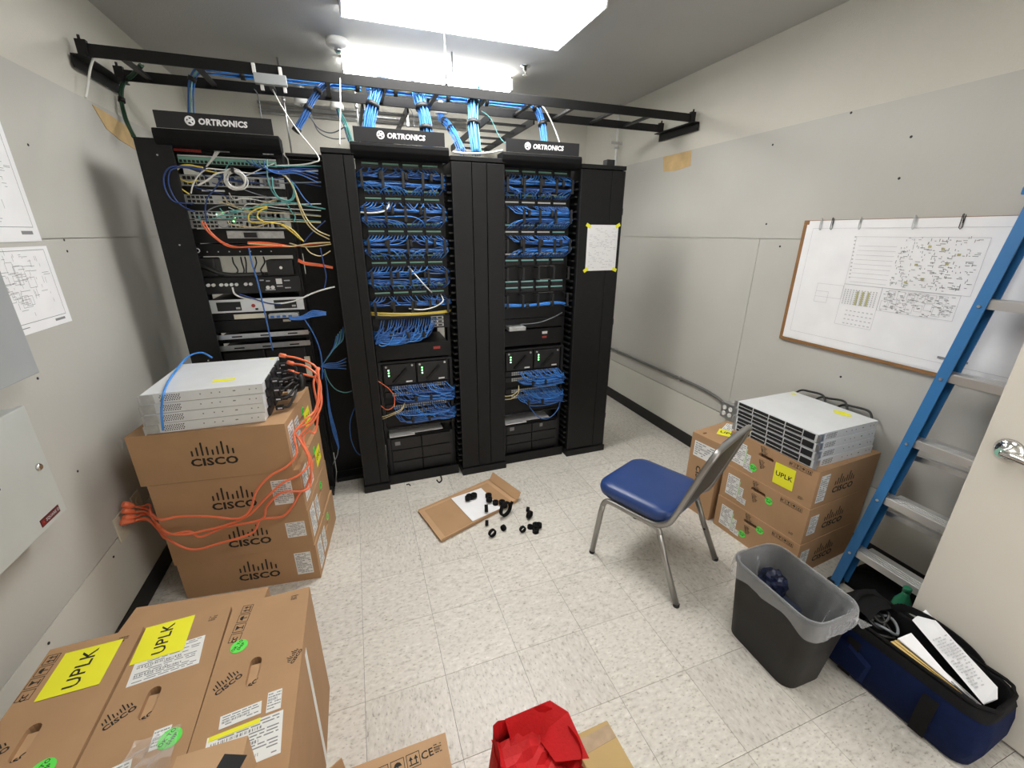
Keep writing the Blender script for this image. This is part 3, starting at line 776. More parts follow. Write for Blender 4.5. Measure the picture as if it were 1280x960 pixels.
# modular chassis switches
def chassis(k, zb, zt, label):
    t = thing('chassis_switch', label, 'switch', (RX[k], YE, zb)); h = zt-zb
    b = MB(); b.box(0, .018, -.012, 0, 0, h); b.box(RW-.018, RW, -.012, 0, 0, h); b.box(.018, RW-.018, -.012, 0, h-.012, h); b.box(.018, RW-.018, -.012, 0, 0, .008)
    b.build('frame', M_DKGREY, t); MB().box(.022, RW-.022, .0005, .4, 0, h).build('chassis', M_BLACK, t)
    for i in range(2):   # power supplies
        x = .03+i*.215
        s_ = MB().box(x, x+.205, -.022, -.0005, h-.155, h-.018).build('power_supply', M_BLACK2, t, .004)
        b = MB(); b.bar((x+.06, -.03, h-.14), (x+.15, -.03, h-.05), .016, .012, (0, 1, 0)); b.build('handle', M_BLACK, s_)
        for j in range(3): MB().box(x+.03, x+.038, -.0235, -.022, h-.058-.018*j, h-.050-.018*j).build('led', M_LED, s_)
        for q in (x+.02, x+.185): MB().cyl((q, -.028, h-.03), (q, -.022, h-.03), .007, 10).build('thumbscrew', M_STEEL, s_)
        MB().box(x+.14, x+.18, -.0235, -.022, h-.145, h-.135).build('label', M_GLOSSW, s_)
    for j, z in enumerate((h-.20, h-.245, h-.335, h-.38)):
        c = MB().box(.03, RW-.03, -.012, -.0005, z, z+.036).build('line_card', M_DKGREY, t)
        b = MB()
        for q in range(24): b.box(.075+q*.015, .086+q*.015, -.014, -.012, z+.006, z+.016); b.box(.075+q*.015, .086+q*.015, -.014, -.012, z+.020, z+.030)
        b.build('ports', M_SILVER2, c)['kind'] = 'stuff'
    return t
chassis(1, .400, .875, 'black modular switch with green lights in the middle rack')
chassis(2, .380, .885, 'black modular switch with green lights in the third rack')
for k, zt in ((1, .875), (2, .885)):
    nm = ORD[k]
    for j, (dz, dn) in enumerate(((.17, .055), (.235, .03), (.315, .055), (.36, .05))):
        zs = zt-dz; cords(k, f'blue cords plugged in the {NTH[j]} line card of the {nm} rack switch', zs, zs-dn, 26, M_BLUE, 1, 400+k*10+j, .016, x_lo=.07 if k == 1 else .11, x_hi=.44, sag=.008, out=.055)
    straps(f'black velcro strap on the line card cords of the {nm} rack', k, zt-.25, (.22, .32)); straps(f'black velcro strap on the lowest cords of the {nm} rack', k, zt-.40, (.19, .30))
cable('orange fibre cord arching at the left of the middle rack switch', [(RX[1]-.01, YE-.05, .77), (RX[1]+.05, YE-.07, .72), (RX[1]+.07, YE-.08, .69), (RX[1]+.08, YE-.04, .67)], .003, M_ORC)
cable('orange fibre cord looping lower at the left of the middle rack', [(RX[1]-.01, YE-.05, .60), (RX[1]+.03, YE-.08, .575), (RX[1]+.075, YE-.08, .60), (RX[1]+.085, YE-.05, .66)], .003, M_ORC)
for i in range(2): cable('cream fibre cord leaving the left of the middle rack switch', [(RX[1]-.01, YE-.05, .50+.015*i), (RX[1]+.06, YE-.08, .535+.01*i), (RX[1]+.12, YE-.08, .56+.01*i), (RX[1]+.15, YE-.04, .60)], .003, M_CREAMC, group='cream fibre cords of the middle rack')
for i in range(2): cable('cream fibre cord leaving the left of the third rack switch', [(RX[2]-.005, YE-.05, .53+.025*i), (RX[2]+.05, YE-.08, .54+.025*i), (RX[2]+.1, YE-.08, .575+.02*i), (RX[2]+.12, YE-.04, .62)], .003, M_CREAMC, group='cream fibre cords of the third rack')
cable('blue cord hanging in a loop below the third rack switch', [(RX[2]+.2, YE-.05, .45), (RX[2]+.26, YE-.085, .37), (RX[2]+.34, YE-.088, .345), (RX[2]+.42, YE-.08, .40), (RX[2]+.47, YE-.03, .47)], .0032, M_BLUE)
# battery units on the floor of the racks
def ups(k, z1, label):
    t = thing('battery_unit', label, 'power supply', (RX[k], YE, .019)); H = z1-.019
    MB().box(.012, RW-.012, .0005, .45, .0, H).build('chassis', M_BLACK, t)
    for r_ in range(3):
        for c in range(2):
            x = .035+c*.209; z = .045+r_*(H-.05)/3
            q = MB().box(x, x+.203, -.018, 0, z, z+(H-.05)/3-.006).build('bay_cover', M_BLACK2, t, .003)
            if r_ == 2 and c == 0:
                MB().box(x+.025, x+.06, -.0195, -.018, z+.035, z+.062).build('display', M_GREYINK, q)
            if r_ == 2 and c == 1 and k == 2: MB().box(x+.06, x+.085, -.0195, -.018, z+.035, z+.062).build('badge', M_GREYINK, q)
    for s_ in (0, 1): MB().box(.013+s_*.43, .033+s_*.43, -.012, 0, .0, H).build('ear', M_DKGREY, t)
    return t
ups(1, .335, 'black three-tier battery unit at the foot of the middle rack')
ups(2, .300, 'black three-tier battery unit at the foot of the third rack')
for k, z, lab in ((1, .3355, 'loose white papers lying on the battery unit of the middle rack'), (2, .3005, 'loose white papers lying on the battery unit of the third rack')):
    b = MB(); b.box(RX[k]+.03, RX[k]+.20, YE-.008, YE+.2, z, z+.006); b.box(RX[k]+.17, RX[k]+.40, YE+.01, YE+.2, z+.0062, z+.009)
    tag(b.build('loose_papers', M_WHITE), lab, 'paper')

# first rack equipment
k = 0
t = unit(0, 'jack_panel', 'panel with red and grey jacks at the top of the first rack', 'patch panel', 2.026, 2.078, M_BLACK)
MB().box(.02, .46, -.006, -.0042, .045, .05).build('strip', M_STEEL, t)
for i in range(6): MB().box(.022+.019*i, .039+.019*i, -.010, -.0042, .006, .038).build('red_jack', M_REDP, t)
for i in range(4): MB().box(.19+.017*i, .205+.017*i, -.010, -.0042, .012, .040).build('grey_jack', M_SILVER2, t)
for i in range(3): MB().box(.405+.017*i, .420+.017*i, -.010, -.0042, .012, .038).build('grey_jack', M_GLOSSW, t)
t = unit(0, 'punch_panel', 'green punch down strip below the red jacks of the first rack', 'patch panel', 1.972, 2.024, M_BLACK)
MB().box(.03, .46, -.008, -.0042, .010, .038).build('green_strip', M_GRNLAB, t); MB().box(.03, .46, -.006, -.0042, .040, .046).build('label_strip', M_GLOSSW, t)
b = MB()
for i in range(24): b.box(.034+.0177*i, .046+.0177*i, -.0095, -.008, .012, .024)
b.build('ports', M_BLACK2, t)['kind'] = 'stuff'


def router(z0, z1, label, seed):
    t = unit(0, 'router', label, 'router', z0, z1, M_SILVER2); rd = random.Random(seed); h = z1-z0
    b = MB()
    for i in range(12):
        if i in (6, 7): continue
        for j in range(2): b.box(.03+.019*i, .044+.019*i, -.0055, -.0041, .006+j*h*.45, .006+j*h*.45+h*.28)
    b.build('ports', M_BLACK2, t)['kind'] = 'stuff'
    b = MB()
    for i in range(40):
        x = rd.uniform(.26, .45); b.box(x, x+rd.uniform(.003, .012), -.005, -.0041, h*.2, h*.8)
    b.build('vent_slots', M_GREYINK, t)['kind'] = 'stuff'
    for i in range(4): MB().box(.29+.02*i, .304+.02*i, -.006, -.0051, h*.25, h*.55).build('module', M_DKGREY, t)
    return t
router(1.878, 1.932, 'silver router behind the coil of white cable, first rack', 1)
t = unit(0, 'blanking_unit', 'black blank panel with white strip below the white coil', 'rack unit', 1.842, 1.876, M_BLACK)
MB().box(.10, .20, -.006, -.0041, .014, .022).build('strip', M_GLOSSW, t)
router(1.796, 1.840, 'silver router below the white cable coil, first rack', 2)
unit(0, 'blanking_unit', 'plain black blank panel between the silver routers of the first rack', 'rack unit', 1.765, 1.795, M_BLACK)
r3_ = router(1.722, 1.764, 'upper of the two paired silver routers with green lights', 3)
router(1.678, 1.720, 'lower of the two paired silver routers with green lights', 4)
for x, z in ((.14, .012), (.17, .02), (.21, -.02), (.22, .0)): MB().box(x, x+.006, -.0075, -.0056, z+.01, z+.016).build('led', M_LED, r3_)
t = unit(0, 'shelf_unit', 'black shelf unit with grey back below the paired routers', 'rack unit', 1.605, 1.676, M_BLACK)
MB().box(.17, .44, -.006, -.0042, .025, .062).build('grey_plate', M_SILVER2, t); MB().box(.25, .31, -.02, -.0062, .03, .055).build('connector', M_BLACK2, t)
t = unit(0, 'blanking_unit', 'black panel with a white ring sticker under the orange fibres', 'rack unit', 1.540, 1.603, M_BLACK)
b = MB(); b.tube([(.02+.010*math.cos(2*PI*i/16), -.0055, .03+.010*math.sin(2*PI*i/16)) for i in range(16)], .0025, 5, True); b.build('ring_sticker', M_WHITE, t)
for i in range(7): MB().box(.06+.05*i, .066+.05*i, -.005, -.0041, .02, .026).build('screw', M_STEEL, t)
# open bay with light card behind and a black box on the right
t = thing('equipment_shelf', 'see-through rack bay with hanging black leads and a black box on its right', 'rack unit', (RX[0], YE, 1.432))
MB().box(0, RW, -.004, .20, 0, .006).build('shelf', M_BLACK, t);
q = MB().box(.33, .46, -.03, .12, .0065, .085).build('black_box', M_BLACK2, t, .004); MB().cyl((.40, -.031, .045), (.40, -.030, .045), .008, 12).build('knob', M_GLOSSW, q)
MB().box(.0, .09, -.02, .1, .0065, .10).build('cable_block', M_BLACK2, t, .01)
for i, x in enumerate((.16, .20, .22, .27, .31)): MB().tube(cat_rom([(x, .05, .1), (x+.005, .03, .07), (x+.02-.01*i, .02, .03), (x, .0, .0065+.003)], 5), .004, 5).build('lead', M_BLKC, t)
MB().tube(cat_rom([(-.0, -.03, .07), (.06, -.05, .05), (.13, -.06, .02), (.22, -.05, .012), (.3, -.03, .012)], 6), .012, 6).build('cable_sleeve', M_BLKC, t)
t = unit(0, 'video_recorder', 'black video unit with a row of white sockets, first rack', 'recorder', 1.342, 1.430, M_BLACK2)
for i in range(8):
    x = .035+.024*i+(.012 if i > 1 else 0)+(.02 if i > 5 else 0); MB().cyl((x, -.02, .05), (x, -.004, .05), .0085, 10).build('socket', M_GLOSSW, t)
for i in range(2): MB().cyl((.315+.024*i, -.012, .028), (.315+.024*i, -.004, .028), .010, 12).build('white_socket', M_GLOSSW, t)
MB().box(.36, .39, -.0055, -.0041, .045, .075).build('sticker', M_GLOSSW, t)
b = MB()
for x, z, w in ((.30, .012, .05), (.36, .03, .03), (.40, .02, .03), (.40, .06, .03), (.28, .065, .02), (.31, .06, .02)): b.box(x, x+w, -.0052, -.0041, z, z+.006)
b.build('print', M_LTINK, t)
t = unit(0, 'server', 'silver rack server with two dark bays, first rack', 'server', 1.238, 1.312, M_SILVER)
for x in (.05, .33):
    q = MB().box(x, x+.115, -.008, -.0041, .012, .060).build('drive_bay', M_BLACK2, t); MB().box(x+.09, x+.11, -.0095, -.0081, .02, .03).build('latch', M_STEEL, q)
MB().cyl((.225, -.0055, .035), (.225, -.0041, .035), .010, 12).build('badge', M_REDP, t); MB().box(.232, .246, -.0055, -.0041, .010, .02).build('port', M_BLACK2, t)
t = unit(0, 'small_switch', 'black shelf with a small silver switch under the silver server', 'switch', 1.198, 1.236, M_BLACK)
q = MB().box(.30, .45, -.06, -.005, .006, .028).build('desktop_switch', M_SILVER2, t, .002)
for i in range(4): MB().box(.31+.03*i, .328+.03*i, -.064, -.0601, .010, .022).build('plug', M_BLUE, q)
MB().box(.12, .28, -.006, -.0041, .004, .03).build('pale_plate', M_CREAM, t)
t = unit(0, 'blanking_unit', 'black blank panel with a yellow tag above the steel rails', 'rack unit', 1.128, 1.196, M_BLACK)
MB().box(.36, .40, -.0055, -.0041, .045, .058).build('tag', M_CREAM, t)
for z0, z1, lab in ((1.10, 1.126, 'upper bare steel mounting rail across the first rack'), (1.035, 1.065, 'lower bare steel mounting rail across the first rack')):
    t = thing('mounting_rail', lab, 'rail', (RX[0], YE, z0)); MB().box(-.005, RW+.005, -.05, .0, 0, .006).box(-.005, RW+.005, -.052, -.05, 0, z1-z0).build('angle', M_STEEL, t)
    for x in (.1, .24, .38): MB().box(x, x+.05, -.053, -.0521, .008, .016).build('slot', M_BLACK2, t)
unit(0, 'blanking_unit', 'black blank panel between the two steel rails', 'rack unit', 1.068, 1.098, M_BLACK)
for i, (z0, z1) in enumerate(((.80, 1.03), (.56, .795), (.32, .555), (.085, .315))):
    t = unit(0, 'battery_cabinet', f'{NTH[i]} black battery cabinet behind the carton stack, first rack', 'power supply', z0, z1, M_BLACK)
    for c in range(2):
        q = MB().box(.03+c*.215, .235+c*.215, -.02, -.0042, .012, z1-z0-.012).build('bay_cover', M_BLACK2, t, .004)
    if i == 0:
        MB().box(.44, .47, -.024, -.0201, .04, .16).build('bracket', M_CREAM, t)

# cords of the first rack, laid in front of the equipment
def r1(label, px, M, r=.0032, y=2.665, n=1, group=None, ys=None):
    P = [at(x, yy, 'y', (ys[i] if ys else y)) for i, (x, yy) in enumerate(px)]
    return cable(label, P, r, M, 6, 6, group=group)
c4 = lambda L: [(200+x*.1797, 170+y*.1796) for x, y in L]
r1('yellow cord looping wide at the left of the first rack', c4([(430, 260), (320, 240), (230, 205), (150, 205), (112, 240), (130, 290), (200, 322), (260, 310)]), M_YELC)
r1('second yellow cord looping down at the left of the first rack', c4([(300, 220), (200, 205), (130, 225), (108, 280), (130, 350), (205, 405)]), M_YELC, y=2.655)
r1('dark blue cord in a wide loop along the end panel', c4([(330, 235), (150, 210), (60, 225), (25, 300), (50, 400), (110, 460), (240, 470)]), M_BLUED, y=2.635)
r1('dark blue cord in a long loop just inside the wide one', c4([(300, 240), (160, 220), (75, 240), (60, 330), (100, 430), (160, 490), (250, 530)]), M_BLUED, y=2.645)
r1('dark blue cord dropping past the silver routers', c4([(440, 270), (380, 370), (330, 430), (315, 510), (325, 600)]), M_BLUED)
r1('white cord running right under the green strip', c4([(330, 225), (480, 240), (650, 260), (820, 245), (1000, 245), (1100, 243)]), M_WHITEC)
r1('white cord sweeping up from the router to the green strip', c4([(265, 345), (340, 300), (400, 260), (520, 245)]), M_WHITEC, .0045)
r1('grey white cord sagging from the jacks to the router', c4([(330, 225), (270, 270), (230, 340), (215, 400)]), M_WHITEC)
for i in range(3): r1('pale wire dropping from the grey jacks to the green strip', c4([(385+14*i, 108), (365+8*i, 150), (330+3*i, 200), (322, 215)]), M_WHITEC, .0028, 2.69, group='pale wires from the grey jacks')
for i in range(4): r1('blue cord strung right from the green strip to the column', c4([(600+40*i, 170), (680+20*i, 215+4*i), (830, 240+8*i), (950, 225+12*i), (1100, 235+30*i)]), M_BLUE if i % 2 else M_BLUED, .003, 2.66-.004*i, group='blue cords strung from the green strip')
r1('blue cord slanting down from the white coil to the column', c4([(660, 255), (830, 255), (930, 330), (1000, 430), (1060, 490)]), M_BLUE, y=2.66)
r1('teal cord running level from the routers to the column', c4([(480, 525), (620, 505), (760, 475), (900, 462), (1020, 485), (1150, 508)]), M_TEALC, .0038)
r1('teal cord looping under the green strip at the right', c4([(745, 160), (750, 300), (790, 400), (860, 450), (920, 430), (925, 350), (880, 290)]), M_TEALC, .0035, 2.655)
r1('second teal cord looping beside the routers', c4([(780, 285), (790, 370), (830, 430), (910, 450), (940, 400), (920, 320)]), M_TEALC, .0035, 2.65)
r1('teal cord hooking down to the paired routers', c4([(880, 465), (910, 520), (940, 560), (930, 600)]), M_TEALC)
r1('cream cord sweeping from the routers down to the column', c4([(820, 250), (900, 310), (950, 430), (1000, 570), (1070, 660), (1180, 720)]), M_CREAMC, .0035, 2.655)
r1('second cream cord sweeping from the routers down to the column', c4([(870, 275), (930, 360), (975, 480), (1030, 590), (1100, 660), (1180, 695)]), M_CREAMC, .0035, 2.65)
r1('yellow cord looping out of the upper paired router', c4([(745, 490), (680, 505), (620, 545), (625, 595), (700, 605), (800, 605), (880, 640), (985, 725)]), M_YELC, .0038, 2.66)
r1('second yellow cord looping out of the upper paired router', c4([(740, 500), (690, 525), (680, 570), (740, 600), (850, 615), (930, 660), (1000, 735)]), M_YELC, .0038, 2.652)
r1('orange fibre cord sagging from the lower paired router', c4([(290, 590), (320, 650), (390, 715), (480, 770), (600, 775), (760, 770), (900, 770)]), M_ORC, .0038, 2.66)
r1('second orange fibre cord sagging from the lower paired router', c4([(310, 600), (350, 665), (430, 735), (530, 772), (660, 768), (850, 765)]), M_ORC, .0038, 2.652)
for i in range(3): r1('orange fibre cord lying level under the routers', c4([(610, 738+6*i), (720, 740+8*i), (830, 752+6*i), (920, 768), (1050, 755-4*i), (1185, 740)]), M_ORC if i < 2 else M_CREAMC, .0035, 2.668-.004*i, group='level fibre cords under the routers')
r1('cream cord hanging in a loop beside the column', c4([(1010, 770), (1050, 815), (1120, 835), (1185, 800)]), M_CREAMC)
r1('cream cord lying level beside the column', c4([(900, 745), (1000, 770), (1100, 765), (1190, 752)]), M_CREAMC)
r1('blue cord slanting up beside the column', c4([(1000, 740), (1060, 670), (1150, 590)]), M_BLUED)
c5 = lambda L: [(220+x*.164, 310+y*.1641) for x, y in L]
r1('long blue cord hanging down the front of the first rack', c5([(555, 0), (580, 120), (620, 250), (660, 420), (700, 600), (738, 780)]), M_BLUE, .0038, 2.64)
r1('thick blue and white cord swagging across the silver server', c5([(430, 300), (460, 360), (600, 400), (740, 425), (900, 405), (1040, 345), (1130, 315), (1210, 295)]), M_WHITEC, .0045, 2.65)
r1('dark blue cord following the white swag', c5([(480, 350), (560, 375), (700, 420), (800, 428)]), M_BLUED, .0035, 2.645)
r1('dark cord hanging beside the column to the white swag', c5([(1100, 0), (1125, 120), (1145, 220), (1130, 310)]), M_BLUED, .0035, 2.65)
for i in range(3): r1('red fibre cord leaving the open bay toward the column', c5([(930, 85+8*i), (990, 110+8*i), (1100, 125+7*i), (1195, 145+5*i)]), M_ORC, .0035, 2.66, group='red fibre cords beside the open bay')
for i in range(4): r1('blue plug lead fanning beside the small silver switch', c5([(860, 535+3*i), (960, 520+8*i), (1040, 480+14*i), (1145, 490+6*i)]), M_BLUE, .0045, 2.66-.003*i, group='blue leads beside the small silver switch')
r1('blue lead falling from the small switch past the rails', c5([(980, 545), (1040, 640), (1085, 740), (1110, 850), (1115, 1000)]), M_BLUE, .0035, 2.65)
c6 = lambda L: [(330+x*.2291, 420+y*.2292) for x, y in L]
for i in range(6):
    r1('teal lead fanning out of the knot beside the first column', c6([(320, 155), (350+8*i, 110-10*i), (380+10*i, 60-8*i), (395+9*i, 0-12*i)]), M_TEALC if i % 2 else M_BLUE, .003, 2.72, group='teal leads fanning beside the first column')
for i in range(4): r1('blue lead bunched toward the first column', c6([(310, 165), (350, 150+8*i), (400, 145+10*i), (450, 120+20*i)]), M_BLUE, .003, 2.70, group='blue leads bunched toward the column')
for i in range(4): r1('blue lead dangling in the gap below the knot', c6([(315, 165), (340, 250), (352+3*i, 400), (375+6*i, 520), (402+2*i, 600), (405, 620)]), M_BLUE, .003, 2.72+.004*i, group='blue leads dangling in the gap')
r1('grey lead drooping from the knot to the column', c6([(330, 180), (350, 240), (390, 290), (440, 308), (480, 300)]), M_TEALC, .003, 2.72)
r1('single blue lead bowing near the floor beside the column', c6([(495, 390), (470, 470), (475, 560), (500, 625), (525, 650)]), M_BLUE, .0035, 2.74)
r1('short white tipped lead hanging above the rack base', c6([(405, 615), (400, 650), (380, 690), (375, 700)]), M_GREYC, .003, 2.72)
rdx = random.Random(77)
XC = [('thin white cord', M_WHITEC), ('thin grey cord', M_GREYC), ('thin teal cord', M_TEALC), ('thin dark blue cord', M_BLUED), ('thin cream cord', M_CREAMC)]
for i in range(20):
    nm_, M_ = XC[i % 5]
    y0 = rdx.uniform(215, 620); x0_ = rdx.uniform(200, 560); y1 = y0+rdx.uniform(-60, 120)
    L_ = [(x0_, y0), (x0_+rdx.uniform(30, 90), y0+rdx.uniform(10, 50)), (x0_+rdx.uniform(120, 220), y1), (x0_+rdx.uniform(240, 380), y1+rdx.uniform(-40, 40))]
    if i % 2: L_.append((1120, y1+rdx.uniform(-30, 60)))
    r1(f'{nm_} straggling across the silver routers of the first rack', c4(L_), M_, .0026, 2.672+.001*(i % 8), group=f'{nm_}s across the routers')
# coil of white cable
b = MB(); rd = random.Random(8); cc_ = at(295, 225, 'y', 2.655)
P = []
for i in range(7*22):
    a = 2*PI*i/22; rr = .040+.006*math.sin(i*.37)+.004*math.sin(i*.11)
    P.append((rr*1.05*math.cos(a), -.008+.012*math.sin(i*.05)+.002*math.cos(i*.9), rr*math.sin(a)))
t = thing('cable_coil', 'coil of white cable tied to the front of the first rack', 'cable', cc_)
b.tube(P, .0032, 5); b.build('coil', M_WHITEC, t)
MB().box(-.008, .004, -.03, .014, .03, .056).build('tie', M_BLACK2, t)

# ------------------------------------------------------------ cartons
CW, CD, CH = .60, .49, .205


def carton_body(W_, D_, H_, holes=(), M=None):
    """closed carton; holes = list of (face, a, b, w, h): a hand hole punched in that face"""
    bm = bmesh.new()
    faces = {'front': ((0, -D_/2, H_/2), (1, 0, 0), (0, 0, 1), W_, H_), 'back': ((0, D_/2, H_/2), (-1, 0, 0), (0, 0, 1), W_, H_),
             'left': ((-W_/2, 0, H_/2), (0, -1, 0), (0, 0, 1), D_, H_), 'right': ((W_/2, 0, H_/2), (0, 1, 0), (0, 0, 1), D_, H_),
             'top': ((0, 0, H_), (1, 0, 0), (0, 1, 0), W_, D_), 'bottom': ((0, 0, 0), (-1, 0, 0), (0, 1, 0), W_, D_)}
    for nm, (o, u, v, w, h) in faces.items():
        o, u, v = Vector(o), Vector(u), Vector(v); n = u.cross(v)
        q = [bm.verts.new(o+u*(a*w/2)+v*(b*h/2)) for a, b in ((-1, -1), (1, -1), (1, 1), (-1, 1))]
        hs = [x for x in holes if x[0] == nm]
        if not hs: bm.faces.new(q); continue
        edges = [bm.edges.new((q[i], q[(i+1) % 4])) for i in range(4)]
        for (_, a, b, hw, hh) in hs:
            L_ = []; r_ = min(hw, hh)/2; k = 6
            for side in (0, 1):
                for i in range(k+1):
                    an = -PI/2+PI*i/k+side*PI
                    if hw >= hh: p = ((1-2*side)*(hw/2-r_)+r_*math.cos(an), r_*math.sin(an))
                    else: p = (-r_*math.sin(an), (1-2*side)*(hh/2-r_)+r_*math.cos(an))
                    L_.append(p)
            top = [bm.verts.new(o+u*(a+x)+v*(b+y)) for x, y in L_]
            bot = [bm.verts.new(o+u*(a+x)+v*(b+y)-n*.03) for x, y in L_]
            m_ = len(L_)
            for i in range(m_):
                edges.append(bm.edges.new((top[i], top[(i+1) % m_])))
            for i in range(m_): bm.faces.new((top[i], top[(i+1) % m_], bot[(i+1) % m_], bot[i]))
            bm.faces.new(bot)
        bmesh.ops.triangle_fill(bm, use_beauty=True, use_dissolve=False, edges=edges)
    bmesh.ops.remove_doubles(bm, verts=bm.verts, dist=1e-5)
    bmesh.ops.recalc_face_normals(bm, faces=bm.faces)
    me = bpy.data.meshes.new('carton_body'); bm.to_mesh(me); bm.free(); me.materials.append(M or M_CARD)
    return me


def face_of(W_, D_, H_, nm):
    return {'front': ((0, -D_/2, H_/2), (1, 0, 0), (0, 0, 1)), 'left': ((-W_/2, 0, H_/2), (0, -1, 0), (0, 0, 1)),
            'right': ((W_/2, 0, H_/2), (0, 1, 0), (0, 0, 1)), 'top': ((0, 0, H_), (1, 0, 0), (0, 1, 0)), 'back': ((0, D_/2, H_/2), (-1, 0, 0), (0, 0, 1))}[nm]


hb = [.35, .62, 1, .62, .35, .62, 1, .62, .35]
bars = MB()
for i, q in enumerate(hb):
    x = (i-4)*.125; h2 = .36*q
    y0, y1 = -.04-(0 if q < 1 else .0), -.04+h2
    w = .022; bars.prism([(x-w, y0), (x-w*.6, y0-.02), (x+w*.6, y0-.02), (x+w, y0), (x+w, y1), (x+w*.6, y1+.02), (x-w*.6, y1+.02), (x-w, y1)], 0, .002)
bars_me = bars.mesh('logo_bars', M_INK)


def logo(par, f, a, b, w, rot=0, faint=False):
    o = on_face('logo_bars', bars_me, par, *f, a, b, .0004, rot); o.scale = (w/1.05, w/1.05, .3)
    c, s_ = math.cos(rot), math.sin(rot); d = -w*.255
    on_face('logo_lettering', text_mesh('CISCO', w*.30, M_INK, w*.010, 0, 1.22), par, *f, a-s_*d, b+c*d, .0006, rot)


ic = MB()
for i in range(4):
    x = (i-1.5)*.03
    for (a0, a1, b0, b1) in ((-.013, .013, .0118, .013), (-.013, .013, -.013, -.0118), (-.013, -.0118, -.0118, .0118), (.0118, .013, -.0118, .0118)): ic.box(x+a0, x+a1, b0, b1, 0, .0004)
    if i == 0:
        for q in (-.004, .004): ic.tube([(x-.004+q+.005*math.cos(a), .005*math.sin(a), 0) for a in (1, 2, 3, 4, 5)], .0014, 4)
    elif i == 1: ic.prism([(x-.007, .008), (x+.007, .008), (x+.001, 0), (x-.001, 0)], 0, .0004); ic.box(x-.001, x+.001, -.008, 0, 0, .0004); ic.box(x-.006, x+.006, -.009, -.007, 0, .0004)
    elif i == 2: ic.prism([(x-.008, .0), (x-.005, .006), (x, .008), (x+.005, .006), (x+.008, 0)], 0, .0004); ic.box(x-.001, x+.001, -.009, 0, 0, .0004)
    else:
        for q in (-.005, .005): ic.prism([(x+q-.004, .001), (x+q+.004, .001), (x+q, .008)], 0, .0004); ic.box(x+q-.001, x+q+.001, -.006, .001, 0, .0004)
        ic.box(x-.009, x+.009, -.0085, -.0065, 0, .0004)
icons_me = ic.mesh('handling_icons', M_INK)


def icons(par, f, a, b, rot=0, s=1.0):
    o = on_face('handling_icons', icons_me, par, *f, a, b, .0003, rot); o.scale = (s, s, 1)


def label(par, f, a, b, w, h, seed, rot=0, M=None, rows=10, name='shipping_label', lift=.0003, pm=None):
    o = on_face(name, slab(w, h, .0005, M or M_GLOSSW), par, *f, a, b, lift, rot)
    put('print', print_lines(w, h, seed, pm, rows), o)
    return o


def sticker(par, f, a, b, d=.045, rot=0, txt='OK TO\nSHIP'):
    o = on_face('green_sticker', slab(d, d, .0005, M_GREEN, 1), par, *f, a, b, .001, rot)
    put('sticker_lettering', text_mesh(txt, d*.27, M_INK, .0002), o, (0, 0, .0008))


def uplk(par, f, a, b, w, h, rot=0):
    o = on_face('yellow_sheet', slab(w, h, .0006, M_YELLOW), par, *f, a, b, .0012, rot)
    put('sheet_lettering', text_mesh('UPLK', min(w*.34, h*.5), M_INK, .0006), o, (0, 0, .0009))


def flap_line(par, f, a0, a1, b): pass


def tape(par, f, a, b, w, h, rot=0, M=None): return on_face('tape', slab(w, h, .0003, M or M_TAPE), par, *f, a, b, .0002, rot)


# left stack: four cartons, front face toward the camera
LS = [((-.635, 1.965), .0, .205, -6.8, 'bottom'), ((-.640, 1.962), .205, .205, -6.2, 'third from the top'), ((-.643, 1.960), .410, .225, -6.3, 'second from the top'), ((-.665, 1.960), .636, .235, -6.6, 'topmost')]
for i, ((fx, fy), z, h, rz, nm) in enumerate(LS):
    a = R(rz); cx = fx-math.sin(a)*CD/2; cy = fy+math.cos(a)*CD/2
    t = thing('carton', f'brown carton, {nm} of four under the switches with black power leads', 'carton', (cx, cy, z), a)
    hh = h-.001
    body = put('carton_body', carton_body(CW, CD, hh, [('right', .0, .02, .10, .028)]), t)
    f = face_of(CW, CD, hh, 'front')
    logo(t, f, (-.0, .01, .03, .03)[3-i]*1.0 if i else .03, .01, .165, R(-1))
    if i != 3: label(t, f, .235-.02*(i == 2), .005, .085 if i else .075, .13 if i != 1 else .085, 11+i, rows=12)
    fr = face_of(CW, CD, hh, 'right')
    label(t, fr, -.17, 0, .085, hh*.75, 31+i, rows=10); uplk(t, fr, .12, -.01, .11, .09, R(3)) if i in (2, 3) else None
    sticker(t, fr, .06, .05)
    label(t, fr, -.07, 0, .07, hh*.6, 41+i, rows=8)
    b = MB(); b.box(-CW/2+.002, CW/2-.002, -.0012, .0012, 0, .0004); on_face('flap_seam', b.mesh('seam', M_INK), t, *face_of(CW, CD, hh, 'top'), 0, 0, .0001)

